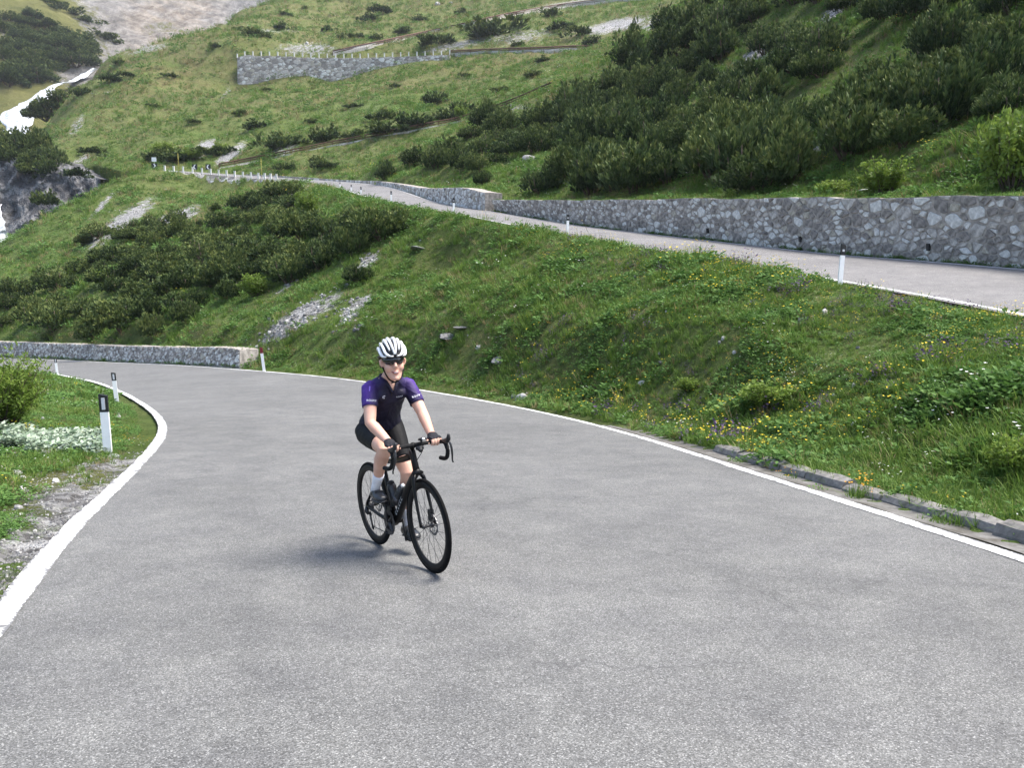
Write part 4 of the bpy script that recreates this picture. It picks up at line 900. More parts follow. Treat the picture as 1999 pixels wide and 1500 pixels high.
PG = [tuft(1, 22, .20, .010, M['grass']), tuft(2, 26, .26, .009, M['grass'], .6, .8), tuft(3, 20, .15, .011, M['grass'], .9, .5), herb(4, 36, .13, .12, .058, .036, M['herb']), herb(5, 36, .16, .10, .055, .035, M['herb']), herb(6, 28, .12, .17, .07, .03, M['herb']), tuft(7, 18, .22, .008, M['drygrass'], .7, .9), flower(8, 4, .20, .016, M['yellow']), flower(9, 3, .17, .015, M['whitepetal']), flower(10, 5, .24, .014, M['orange']), herb(11, 26, .1, .3, .05, .025, M['purple'])]
def scatter_polar(n, r0, r1, a0, a1, seed):
    g = np.random.default_rng(seed); r = np.exp(g.uniform(math.log(r0), math.log(r1), n)); a = np.radians(g.uniform(a0, a1, n)); return np.sin(a)*r, np.cos(a)*r-1.0, r, g
# look the ground up on the mesh grid itself (bilinear in angle and log radius)
ia = np.interp; angi = np.arange(len(ang)); radi = np.arange(len(rad))
def ground_at(x, y, arr):
    rr = np.hypot(x, y+1.0); aa = np.arctan2(x, y+1.0); u = np.interp(aa, ang, angi); v = np.interp(rr, rad, radi)
    i = np.clip(u.astype(int), 0, len(ang)-2); j = np.clip(v.astype(int), 0, len(rad)-2); fu = u-i; fv = v-j
    return (arr[j, i]*(1-fu)+arr[j, i+1]*fu)*(1-fv)+(arr[j+1, i]*(1-fu)+arr[j+1, i+1]*fu)*fv
def cover(name, n, r0, r1, a0, a1, seed, base_scale, grow):
    x, y, r, g = scatter_polar(n, r0, r1, a0, a1, seed)
    d, _ = near_road(x, y); s = side(x, y); z = ground_at(x, y, GZ); rk_ = ground_at(x, y, ROCKI); dr = ground_at(x, y, DRYI)
    keep = (d > .33+.12*g.random(n)) & ~((s > -1.25) & (s < -.1) & (y < 120) & (x > -20)) & (rk_+.9*(fbm(x*1.1, y*1.1, 3, 30))*.5+g.uniform(-.25, .25, n) < .36)
    leftgravel = (x < -1) & (s < 0) & (r < 14) & (d < np.clip(2.6-.22*r, .12, 1.6)+.7*vnoise(x*.8, y*.8, 3)); keep &= ~(leftgravel & (g.random(n) < .93))
    keep &= ~((x > 1) & (s < 0) & (y < 14) & (d < .40) & (g.random(n) < .95))
    keep &= ~((x > 1) & (s < 0) & (y < 24) & (d < .5) & (g.random(n) < .8))
    patch = fbm(x/1.3, y/1.3, 3, 40); patch2 = fbm(x/2.6, y/2.6, 3, 44); q = g.random(n)
    bankfar = sstep(.0, .5, patch2)
    idx = np.where(patch > .12, g.choice([3, 4, 5], n), g.choice([0, 1, 2], n)); idx = np.where(q < .25, g.choice([0, 1, 2, 3, 4], n), idx)
    idx = np.where((q > .94-.14*np.clip(dr, 0, 1)) & (q < .985), 6, idx)
    idx = np.where((r > 110) & (g.random(n) < .16), 6, idx)
    fl = fbm(x/1.6, y/1.6, 3, 50); upb = (s < 0) & (x > 0); u_ = g.random(n)
    idx = np.where((fl > .22) & (u_ < .028), 7, idx); idx = np.where((fl < -.15) & (u_ > .945), 8, idx); idx = np.where((fl > .4) & (u_ > .99), 9, idx)
    top = upb & (d > .4) & (d < 3.0) & (y > 11); idx = np.where(top & (u_ < .10), 7, idx); idx = np.where(top & (patch < -.2) & (u_ > .90), 10, idx)
    sc_ = base_scale*(1+r/grow)*g.uniform(.5, 1.35, n)*(1+.75*patch2+.35*(fbm(x/.8, y/.8, 2, 47) > .35)); sc_ = np.where((x < -1) & (s < 0) & (r < 30), sc_*.6, sc_); sc_ = np.where((d < .8) & (x < 0), sc_*.7, sc_)
    rot = np.stack([g.normal(0, .18, n), g.normal(0, .18, n), g.uniform(0, 6.283, n)], 1)
    k = np.nonzero(keep)[0]; return gn_scatter(name, np.stack([x, y, z], 1)[k], rot[k], sc_[k], idx[k], PG, 'stuff', None, None)
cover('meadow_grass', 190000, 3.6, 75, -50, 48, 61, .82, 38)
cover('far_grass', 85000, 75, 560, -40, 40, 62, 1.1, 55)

# weeds at the foot and on top of the roadside walls
def wall_weeds(name, wf, n, seed):
    g = np.random.default_rng(seed); pts = []; idx = []; sc_ = []
    for k in range(n):
        u = g.uniform(0, wf.L); 
        if g.random() < .5: pts.append(wf.pt(u, -.02, .06+.10*g.random())); sc_.append(g.uniform(.5, 1.3)); idx.append(g.choice([0, 2, 3, 4]))
        else: pts.append(wf.pt(u, wf.h(u)-.03, -.10-.9*g.random())); sc_.append(g.uniform(.5, 1.2)); idx.append(g.choice([0, 1, 3, 4, 6]))
    keep = [i for i in range(n) if vnoise(pts[i][1]*.5, pts[i][0]*.5, 4) > -.15]
    gn_scatter(name, np.array(pts)[keep], np.stack([g.normal(0, .2, n), g.normal(0, .2, n), g.uniform(0, 6.28, n)], 1)[keep], np.array(sc_)[keep], np.array(idx)[keep], PG, 'stuff')
wall_weeds('wall_weeds', wfa, 1500, 5); wall_weeds('bend_wall_weeds', wfd, 700, 6)
# ================================================================ gorge: cliff, falls
rows = [[(-160, 290, 222), (-80, 296, 212), (0, 302, 204), (60, 306, 199), (115, 316, 194), (160, 335, 189), (200, 352, 185)],
        [(-160, 350, 214), (-80, 355, 205), (0, 358, 197), (55, 362, 193), (105, 366, 188), (145, 378, 184), (190, 392, 180)],
        [(-160, 430, 206), (-80, 430, 198), (0, 430, 190), (45, 430, 186), (90, 425, 182), (130, 425, 178), (180, 430, 174)],
        [(-160, 520, 198), (-80, 515, 190), (0, 505, 182), (35, 500, 178), (75, 490, 174), (120, 480, 170), (170, 480, 166)],
        [(-160, 640, 186), (-80, 630, 178), (0, 610, 170), (35, 590, 166), (75, 570, 162), (120, 560, 158), (170, 560, 154)]]
G = np.array([[tuple(at(*q)) for q in r] for r in rows]); nR, nC = 90, 110
G2 = np.stack([resample(G[i], nC) for i in range(5)]); G3 = np.stack([resample(G2[:, j], nR) for j in range(nC)], 1)
uu, vv = np.meshgrid(np.arange(nC), np.arange(nR)); dis = (1-np.abs(fbm((uu+vv*.7)/17, (vv-uu*.6)/46, 4, 71)))*5-3.2+fbm(uu/6, vv/9, 4, 73)*1.8
G3[..., 1] -= dis; G3[..., 0] += dis*.35
V = G3.reshape(-1, 3); F = grid_faces(nR, nC).tolist(); nV = len(V)
topb = [tuple(V[j]+np.array([0, 26, 1.5])) for j in range(nC)]; F += [(j, j+1, nV+j+1, nV+j) for j in range(nC-1)]
cliff = link('rock_cliff', mesh('rock_cliff', np.concatenate([V, np.array(topb)]), F, False), None, M['cliff'], kind='structure')
def water_mat():
    t = NT('white_water'); p = t.pos(); mp = t.n('Mapping', i_Scale=(1.0, 1.0, .28)); t.l(p, mp.inputs[0])
    n = t.noise(mp.outputs[0], .9, 6, .7); c = t.ramp(n, [(.34, (.10, .12, .13)), (.44, (.36, .39, .42)), (.56, (.62, .64, .66)), (.7, (.78, .79, .8))]); t.col(c).rough(.5, .3); t.bump(n, .6, .6); return t.m
M['water'] = water_mat()
def fall(name, stations, label, lift, hitf=None, nc=9):
    # stations: x, y, width in the picture, optional distance -> a rounded tongue of water lying on the rock
    V = []; C = []
    for (x, y, wd, d) in stations: C.append(at(x, y, d))
    R = resample(C, 60); Wd = np.interp(np.linspace(0, len(stations)-1, 60), range(len(stations)), [s_[2]*s_[3]/FPX for s_ in stations])
    for i in range(60):
        for j in range(nc):
            t = j/(nc-1)*2-1; V.append(R[i]+np.array([t*Wd[i]*.5*(1+.25*vnoise(i*.4, j*.1+3, 4)), -lift*(1-t*t)+.8*vnoise(i*.33, j*.8, 6)+.4*vnoise(i*.9, j*1.4, 9), .5*vnoise(i*.6, j*.9, 5)]))
    return link(name, mesh(name, np.array(V), grid_faces(60, nc)), None, M['water'], label=label, category='waterfall')
def mdist(x, y, back=0):
    h = hit2(x, y)[0]; return h.y-back
st = [(x, y, w_, mdist(x, y, 7)) for (x, y, w_) in [(186, 134, 10), (170, 144, 14), (156, 152, 9), (140, 160, 8), (120, 164, 16), (102, 171, 30), (88, 182, 36), (74, 194, 34), (54, 205, 46), (38, 218, 58), (32, 234, 56), (30, 262, 52)]]
dd0 = st[-1][3]
fall('waterfall', [(x, y, w_, min(d, 520)) for x, y, w_, d in st], 'white foaming stream tumbling down the gorge at upper left', 2.0)
fall('waterfall', [(-12, 400, 24, 172), (-8, 430, 36, 170), (-5, 460, 46, 168), (-2, 490, 54, 166), (0, 520, 60, 164), (0, 580, 70, 160)], 'white waterfall plunging past the dark cliff at the left border', 1.5)
# pines on the bluff above the cliff, and on the brink
random.seed(77); g_ = random.Random(5)
for k in range(22):
    x = g_.uniform(-60, 125); y = 262+max(0, x)*.36+g_.uniform(8, 55); d = 208-max(0, x)*.08-(y-300)*.10; hm = g_.uniform(4.5, 7)
    pine(x, y, g_.uniform(6, 9), hm, 'dark pine in the clump on the bluff above the cliff', 'pine clump on the bluff', ground=at(x, y, d))
for (x, y, w_, h_) in [(75, 222, 34, 24), (100, 215, 40, 26), (118, 200, 36, 24), (90, 232, 40, 24)]:
    h = hit2(x, y)[0]; k = h.y/FPX; pine(x, y, w_*k, h_*k, 'dark pine on the brink right of the foaming stream', 'pines on the brink of the stream', ground=at(x, y, min(h.y, 300)))
for (x, y, w_, h_) in [(150, 345, 46, 24), (90, 400, 46, 36), (85, 446, 40, 26), (180, 300, 40, 18)]:
    pine(x, y, w_*175/FPX, h_*175/FPX, 'low dark shrub on the rocks beside the cliff', 'shrubs on the cliff edge', small=True, ground=at(x, y, 172))

# ================================================================ rocks
def rock_mesh(seed, flat=.7, sub=3, rough=.35):
    bm = bmesh.new(); bmesh.ops.create_icosphere(bm, subdivisions=sub, radius=1); g = random.Random(seed); pl = []
    for k in range(9):
        v = Vector((g.gauss(0, 1), g.gauss(0, 1), g.gauss(0, 1))).normalized(); pl.append((v, g.uniform(.55, .85)))
    for v in bm.verts:
        p = v.co.copy()
        for n, d in pl:
            e = p.dot(n)-d
            if e > 0: p -= n*e*.92
        p *= 1+rough*.25*float(vnoise(p.x*2.3+p.z*1.7, p.y*2.3-p.z, seed)); p.z *= flat; v.co = p
    me = bm_mesh('rock', bm, False); return me
ROCKS = [rock_mesh(k, f) for k, f in enumerate((.6, .75, .5, .85, .65, .7))]
RK_M = [plain('rock_grey', (.25, .245, .24), .9, .2, var=.45, scale=5, bump=.7), plain('rock_pale', (.38, .375, .36), .9, .2, var=.4, scale=5, bump=.7), plain('rock_dark', (.15, .148, .145), .9, .2, var=.45, scale=5, bump=.7)]
ROCKV = {}
def rock(px, py, wp, label, m=0, v=0, flat=1.0, rot=None, d=None):
    if d is None: h = hit2(px, py)[0]
    else: h = at(px, py, d)
    k = h.y/FPX; key = (v, m)
    if key not in ROCKV: me = ROCKS[v].copy(); me.materials.append(RK_M[m]); ROCKV[key] = me
    o = link('rock', ROCKV[key], None, None, label=label, category='rock'); s_ = wp*k*.62; o.location = h+Vector((0, 0, -s_*.12*flat)); o.scale = (s_, s_*.8, s_*flat); o.rotation_euler = (random.uniform(-.2, .2), random.uniform(-.2, .2), random.uniform(0, 6) if rot is None else rot); return o
for a in [(975, 704, 30, 'grey boulder low on the grassy bank right of the rider', 0, 0, 1.0), (1018, 778, 22, 'pale stone at the foot of the bank by the road edge', 1, 1, 1.3), (1003, 776, 16, 'small brown stone beside the pale one at the bank foot', 2, 3), (1255, 747, 17, 'small white stone on the bank in the middle', 1, 2), (1497, 838, 22, 'white stone on the bank below the yellow-green shrub', 1, 4), (935, 677, 14, 'small pale stone above the grey boulder', 1, 5),
          (88, 888, 40, 'dark flat rock on the left verge beside the nearest post', 2, 0, .8), (22, 927, 34, 'pale rock on the gravel near the left border', 1, 3, .7), (42, 934, 14, 'small white stone beside the pale rock at left', 1, 1), (48, 914, 18, 'thin dark slab behind the pale rock at left', 2, 2, .35), (86, 912, 30, 'pinkish flat stone in front of the dark rock at left', 1, 4, .25), (1036, 313, 34, 'big grey boulder at the left edge of the thicket', 0, 1, .8), (1815, 252, 40, 'grey rock slab under the large pine on the right slope', 0, 0, .6), (1545, 318, 46, 'grey rock among the grass above the wall', 0, 3, .5), (1575, 296, 30, 'grey jutting rock just above the one over the wall', 0, 5, .6), (880, 655, 44, 'low grey outcrop in the bank grass right of the rider', 2, 2, .3), (900, 640, 36, 'low outcrop next to another in the bank grass', 2, 4, .3), (820, 485, 34, 'flat grey stone high on the bank', 0, 0, .25), (222, 890, 26, 'small slab leaning at the foot of the nearest post', 0, 2, .4), (1688, 375, 40, 'flat pale stone on top of the wall by the bushes', 1, 4, .3), (600, 85, 10, 'pale boulder above the tall far wall', 1, 1), (855, 8, 10, 'white boulder near the top border of the meadow', 1, 3), (880, 5, 8, 'smaller white boulder near the top border', 1, 2)]:
    rock(*a)
# loose stones: scree, gravel
PEB = []
for k, m in enumerate([1, 0, 2, 2]):
    me = rock_mesh(50+k, .65, 1, .3); me.materials.append(RK_M[m]); PEB.append(me)
def stones(name, n, r0, r1, a0, a1, seed, s0, s1, test):
    x, y, r, g = scatter_polar(n, r0, r1, a0, a1, seed); d, _ = near_road(x, y); rk_ = ground_at(x, y, ROCKI); z = ground_at(x, y, GZ); s = side(x, y)
    k = np.nonzero(test(x, y, r, d, rk_, s, g))[0]; sc_ = np.exp(g.uniform(math.log(s0), math.log(s1), n))*g.choice([.7, 1, 1, 1.3], n)
    rot = g.uniform(0, 6.28, (n, 3)); return gn_scatter(name, np.stack([x, y, z+sc_*.15], 1)[k], rot[k], sc_[k], g.integers(0, 4, n)[k], PEB, 'stuff')
stones('verge_gravel', 30000, 4, 15, -50, -14, 81, .006, .020, lambda x, y, r, d, rk_, s, g: (d > .05) & (d < 2.2) & (x < -1) & (g.random(len(x)) < np.exp(-d*1.1)+.12*(rk_ > .2)))
stones('scree_stones', 110000, 24, 190, -36, 36, 82, .04, .15, lambda x, y, r, d, rk_, s, g: (d > .6) & (rk_+.5*fbm(x*.5, y*.5, 3, 12)+g.uniform(-.4, .4, len(x)) > .5))
stones('bank_stones', 5000, 6, 60, -30, 36, 83, .02, .09, lambda x, y, r, d, rk_, s, g: (d > .5) & (g.random(len(x)) < .16))
# ================================================================ special plants of the verge and the bank
SL = []
for k in range(3):
    g = np.random.default_rng(300+k); Lv = Leaves()
    for j in range(16):
        a = g.uniform(0, 6.283); h = g.uniform(.05, .2); c = np.array([math.cos(a), math.sin(a), 0])*g.uniform(0, .1)
        Lv.leaf(c+np.array([0, 0, h]), (math.cos(a), math.sin(a), g.uniform(-.2, .8)), g.uniform(.09, .16), g.uniform(.06, .1), np.array([0, 0, 1.])+g.normal(size=3)*.5, g.uniform(.1, 1), -.1)
    SL.append(Lv.build('silver', M['silver']))
g = np.random.default_rng(9); pts = []
for k in range(620):
    x = g.uniform(-40, 206); y = g.uniform(846, 884)-(8 if x < 60 else 0)
    h = hit(x, y+4)[0]
    if h is not None and h.y < 20: pts.append(tuple(h))
pts = np.array(pts); n = len(pts)
gn_scatter('silver_leaf_patch', pts, np.stack([g.normal(0, .2, n), g.normal(0, .2, n), g.uniform(0, 6.28, n)], 1), g.uniform(.45, .85, n), g.integers(0, 3, n), SL, 'stuff', 'patch of pale silvery leaves on the left verge', 'plants')
def clump(px, py, n, rad_, protos, scl, name, label, cat='plant', seed=1, mats=None):
    g = np.random.default_rng(seed); h0 = hit(px, py)[0]; root = empty(name, tuple(h0), label=label, category=cat)
    for k in range(n):
        a = g.uniform(0, 6.28); r = rad_*math.sqrt(g.random()); q = drop(h0.x+math.cos(a)*r, h0.y+math.sin(a)*r)[0]
        kd_ = protos[k % len(protos)]; o = link('blossom' if kd_ in (7, 8, 9) else 'leaf_tuft', PG[kd_], root); o.location = q-h0; o.rotation_euler = (g.normal(0, .2), g.normal(0, .2), g.uniform(0, 6.28)); o.scale = (scl*g.uniform(.7, 1.3),)*3
    return root
clump(1688, 975, 14, .16, [0, 1, 9, 9, 0], .95, 'flower_clump', 'clump of grass with orange-yellow flowers in the gutter', 'flowers', 2)
clump(1945, 640, 16, .40, [7, 7, 7, 0], 1.2, 'flower_clump', 'bright yellow flowers below the upper road at the right border', 'flowers', 3)
clump(1995, 632, 10, .25, [7, 7, 5], 1.2, 'flower_clump', 'small yellow flower group touching the right border', 'flowers', 4)
clump(960, 430, 12, .9, [7, 7, 0], 2.0, 'flower_clump', 'patch of yellow flowers on the edge of the upper road, center', 'flowers', 5)
clump(1840, 1024, 12, .2, [0, 1, 2], .8, 'grass_clump', 'grass clump growing in the gutter at right', 'grass', 6)
clump(1600, 965, 6, .10, [0, 2, 4], .7, 'grass_clump', 'little weed in the gutter beside the white line', 'grass', 7)
clump(1450, 905, 10, .2, [0, 2, 4], .7, 'grass_clump', 'low weeds in the gutter farther up the road', 'grass', 8)
clump(1120, 785, 8, .15, [5, 5, 1], 1.2, 'fern_clump', 'light green fern by the foot of the bank', 'fern', 9)
clump(1545, 945, 6, .1, [0, 2, 9], .7, 'grass_clump', 'small orange-flowered weed in the gutter', 'grass', 10)
clump(40, 845, 8, .3, [7, 7], .8, 'flower_clump', 'yellow flowers under the willow bush at left', 'flowers', 11)
clump(250, 872, 10, .35, [8, 9, 7], .7, 'flower_clump', 'white and orange flowers right of the nearest post', 'flowers', 12)
clump(175, 935, 16, .5, [2, 0], .55, 'grass_clump', 'short grass patch on the gravel left of the line', 'grass', 13)
def stalk(px, py, hp_, leanx, label):
    h = hit(px, py)[0]; L = hp_*h.y/FPX; g = random.Random(px); root = empty('dry_stalk', tuple(h), label=label, category='plant')
    V, F = tube([(0, 0, -.05), (leanx*L*.3, 0, L*.4), (leanx*L*.75, 0, L*.8), (leanx*L, 0, L)], .008*h.y/25, 4, .004*h.y/25); link('stem', mesh('stem', V, F), root, M['drygrass'])
    Lv = Leaves()
    for k in range(12):
        a = g.uniform(0, 6.28); Lv.leaf((leanx*L, 0, L*.98), (math.cos(a), math.sin(a), .5), L*.14, .02*h.y/25, (0, 0, 1.), .8)
    link('umbel', Lv.build('umbel', M['drygrass']), root)
stalk(893, 536, 26, -.6, 'pale dry stalk leaning left on the upper bank'); stalk(1100, 520, 32, -.45, 'pale dry umbel stalk leaning left below the second post'); stalk(1163, 512, 34, -.5, 'taller dry stalk leaning over right of the second post'); stalk(1148, 455, 24, -.5, 'thin dry stalk on the edge of the upper road')
# ================================================================ small road furniture far off
M['yellow_paint'] = plain('yellow_paint', (.42, .36, .08), .6, .3)
def pole(px, py, d, hgt, label, mat, top=None):
    p = at(px, py, d); root = empty('marker_pole', tuple(p), label=label, category='pole'); V, F = tube([(0, 0, -.4), (0, 0, hgt*.5), (0, 0, hgt)], .045, 6, .035); link('shaft', mesh('shaft', V, F), root, mat)
    V, F = tube([(0, 0, hgt), (0, 0, hgt+.12)], .055, 6); link('tip', mesh('tip', V, F), root, mat); return root
pole(349, 334, 157.4, 3.2, 'thin yellow snow pole at the left of the middle hairpin', M['yellow_paint']); pole(511, 348, 148.5, 3.4, 'thin yellow snow pole on the road right of the white posts', M['yellow_paint'])
def sign(px, py, d, label, arrows, hgt, round_top=False):
    p = at(px, py, d); root = empty('road_sign', tuple(p), label=label, category='sign'); V, F = tube([(0, 0, -.3), (0, 0, hgt)], .05, 6); link('pole', mesh('pole', V, F), root, M['stone_mid'])
    for (z, w_, h_, kind) in arrows:
        V, F = box(0, -.08, z, w_, .05, h_); pn = link('panel', mesh('panel', V, F, False), root, M['black_plastic'] if kind != 'white' else M['white_plastic'])
        if kind in ('right', 'left'):
            sg = 1 if kind == 'right' else -1; V = [(sg*x*w_*.5, -.12, z+y*h_*.5) for x, y in ((-.35, .85), (.1, .85), (.6, 0), (.1, -.85), (-.35, -.85), (.12, 0))]; V2 = [(a, b+.02, c) for a, b, c in V]
            link('chevron', mesh('chevron', V+V2, [(0, 1, 2, 5), (5, 2, 3, 4)]+[(i, (i+1) % 6, 6+(i+1) % 6, 6+i) for i in range(6)], False), pn, M['white_plastic'])
    return root
sign(302, 331, 158.4, 'small white sign over a chevron at the tip of the middle hairpin', [(1.9, .9, .8, 'white'), (.7, 1.1, .9, 'right')], 2.3)
sign(381, 335, 161, 'left chevron sign behind the white guard posts', [(.9, 1.0, 1.0, 'left')], 1.0); sign(407, 335, 163, 'right chevron sign behind the white guard posts', [(.9, 1.0, 1.0, 'left')], 1.0)

# every pine and shrub of a group says which one it is
PHR = {'dark mountain pine in the dense thicket above the dark stone wall': 'of the dark pines in the thicket above the dark wall', 'dark mountain pine along the upper edge of the dense thicket': 'of the dark pines along the upper thicket edge', 'dark mountain pine among the loose ones where the upper road bends away': 'of the loose pines by the upper road bend', 'dark mountain pine in the clump up the slope at right': 'of the dark pines in the right slope clump', 'mountain pine in the loose group near the right border': 'of the loose pines near the right border', 'mountain pine in the group below the pale scree at right': 'of the pines below the pale right scree', 'dark mountain pine near the top border, right of the guard rail': 'of the pines at the top border beside the guard rail', 'mountain pine in the row along the top right border': 'of the pines along the top right border', 'dark mountain pine in the broad band above the low left wall': 'of the dark pines in the band above the left wall', 'dark mountain pine on the bank between the pale screes': 'of the dark pines between the pale screes', 'dark mountain pine just below the road at the middle bend': 'of the dark pines below the middle road bend', 'low dark pine at the upper left edge of the band': 'of the low pines at the upper left band edge', 'small dark shrub alone on the far green meadow': 'of the small dark shrubs on the far meadow', 'dark pine patch on the mountain across the waterfall': 'of the dark pine patches across the waterfall', 'small flat pine high on the slope left of the tan rock': 'of the small flat pines beside the tan rock', 'dark pine in the clump on the bluff above the cliff': 'of the dark pines on the bluff above the cliff', 'dark pine on the brink right of the foaming stream': 'of the dark pines right of the foaming stream', 'low dark shrub on the rocks beside the cliff': 'of the low dark shrubs beside the cliff'}
for (lab, grp), obs in GROUPS.items():
    if len(obs) > 1: number_from_left(obs, PHR[lab])
# ================================================================ bicycle and rider share one frame: x ahead, y to the rider's left, z up, origin on the road under the cranks
_F = onroad(840, 1116); _R = onroad(741, 1064); _n = Vector((0, KR, 1)).normalized()
_f = (_F-_R).normalized(); _l = _n.cross(_f); _a = math.radians(5.5); _u = _n*math.cos(_a)-_l*math.sin(_a); _l2 = _u.cross(_f)
_O = (_F+_R)/2-_f*((.585-.41)/2)
BM = Matrix(((_f.x, _l2.x, _u.x, _O.x), (_f.y, _l2.y, _u.y, _O.y), (_f.z, _l2.z, _u.z, _O.z), (0, 0, 0, 1)))
bike = empty('road_bicycle', label='black road bicycle with drop handlebars ridden up the road', category='bicycle'); bike.matrix_world = BM
M['carbon'] = plain('black_carbon', (.004, .004, .0045), .42, .22, var=.2)
M['rubber'] = plain('tyre_rubber', (.006, .006, .006), .85, .12, var=.2, scale=30)
M['rim'] = plain('black_rim', (.005, .005, .0055), .5, .2, var=.15)
M['metal'] = plain('dark_metal', (.20, .20, .21), .35, .5, metal=.9)
M['darkmetal'] = plain('black_metal', (.035, .035, .037), .4, .5, metal=.5)
M['bartape'] = plain('bar_tape', (.008, .008, .0085), .75, .2, var=.25, scale=60, bump=.4)
def vtube(pts, rad_, n=10, closed=False, flat=None, ref=(0, 1, 0)):
    # tube through points; rad_ single or per point, or (a, b) pairs: a across ref, b along it
    P_ = [Vector(p) for p in pts]; m = len(P_); V = []; F = []; ref = Vector(ref)
    for i, p in enumerate(P_):
        if closed: d = P_[(i+1) % m]-P_[i-1]
        else: d = P_[min(i+1, m-1)]-P_[max(i-1, 0)]
        d.normalize(); b = ref-d*ref.dot(d)
        if b.length < 1e-3: b = d.orthogonal()
        b.normalize(); a = d.cross(b); r = rad_[i] if isinstance(rad_, list) else rad_; ra, rb = r if isinstance(r, (list, tuple)) else (r, r)
        for k in range(n):
            t = 2*math.pi*k/n; V.append(tuple(p+a*math.cos(t)*ra+b*math.sin(t)*rb))
    for i in range(m if closed else m-1):
        j = (i+1) % m
        for k in range(n): F.append((i*n+k, i*n+(k+1) % n, j*n+(k+1) % n, j*n+k))
    if not closed: F += [tuple(range(n))[::-1], tuple(range((m-1)*n, m*n))]
    return V, F
def curve(pts, n): return [Vector(p) for p in resample([Vector(p) for p in pts], n)]
def rads(vals, n):
    x = np.linspace(0, len(vals)-1, n)
    if any(isinstance(v, tuple) for v in vals): vals = [v if isinstance(v, tuple) else (v, v) for v in vals]
    if isinstance(vals[0], tuple): return [(float(np.interp(t, range(len(vals)), [v[0] for v in vals])), float(np.interp(t, range(len(vals)), [v[1] for v in vals]))) for t in x]
    return [float(np.interp(t, range(len(vals)), vals)) for t in x]
def part(name, VF, parent, mat, smooth=True):
    me = mesh(name, VF[0], VF[1], smooth)
    bm = bmesh.new(); bm.from_mesh(me); bmesh.ops.recalc_face_normals(bm, faces=bm.faces); bm.to_mesh(me); bm.free(); return link(name, me, parent, mat)
AX = {'rear': Vector((-.41, 0, .338)), 'front': Vector((.585, 0, .338))}
def ring(c, r, rr, n=72, m=10, w_=None):
    return vtube([(c.x+r*math.cos(2*math.pi*k/n), c.y, c.z+r*math.sin(2*math.pi*k/n)) for k in range(n)], (rr, w_ or rr), m, True)
frame = part('frame', join([
    vtube(curve([(.478, 0, .715), (.33, 0, .59), (.05, 0, .30), (-.005, 0, .262)], 12), rads([(.030, .024), (.032, .027), (.036, .03), (.035, .032)], 12)),
    vtube(curve([(.44, 0, .825), (.2, 0, .765), (-.12, 0, .715)], 10), rads([(.026, .022), (.021, .018), (.017, .015)], 10)),
    vtube([(.428, 0, .86), (.452, 0, .79), (.484, 0, .695)], [(.027, .024), (.026, .023), (.03, .026)]),
    vtube([(0, 0, .27), (-.07, 0, .50), (-.137, 0, .735)], [(.03, .028), (.022, .017), (.019, .016)]),
    vtube([(0, -.045, .27), (0, .045, .27)], .026, 14, ref=(0, 0, 1))]+
    [vtube(curve([(-.02, s*.03, .268), (-.2, s*.052, .295), (-.41, s*.062, .335)], 8), rads([.016, .013, .011], 8)) for s in (-1, 1)]+
    [vtube(curve([(-.118, s*.012, .66), (-.25, s*.045, .51), (-.41, s*.062, .345)], 8), rads([.010, .009, .010], 8)) for s in (-1, 1)]), bike, M['carbon'])
part('seat_post', vtube([(-.13, 0, .72), (-.17, 0, .86), (-.178, 0, .885)], .0135), bike, M['carbon'])
sd_ = [(-.31, .068, .905), (-.24, .066, .912), (-.17, .045, .905), (-.1, .024, .902), (-.03, .017, .897), (-.015, .012, .893)]
part('saddle', vtube([(x, 0, z) for x, w_, z in sd_], [(.018, w_) for x, w_, z in sd_], 14), bike, M['black_plastic'])
fork = part('fork', join([vtube(curve([(.488, s*.022, .70), (.50, s*.042, .66), (.53, s*.05, .53), (.565, s*.053, .40), (.585, s*.055, .335)], 12), rads([(.022, .015), (.021, .013), (.017, .011), (.013, .010), (.014, .01)], 12)) for s in (-1, 1)]+[vtube([(.49, -.034, .695), (.488, 0, .715), (.49, .034, .695)], [.02, .026, .02], ref=(0, 0, 1))]), bike, M['carbon'])
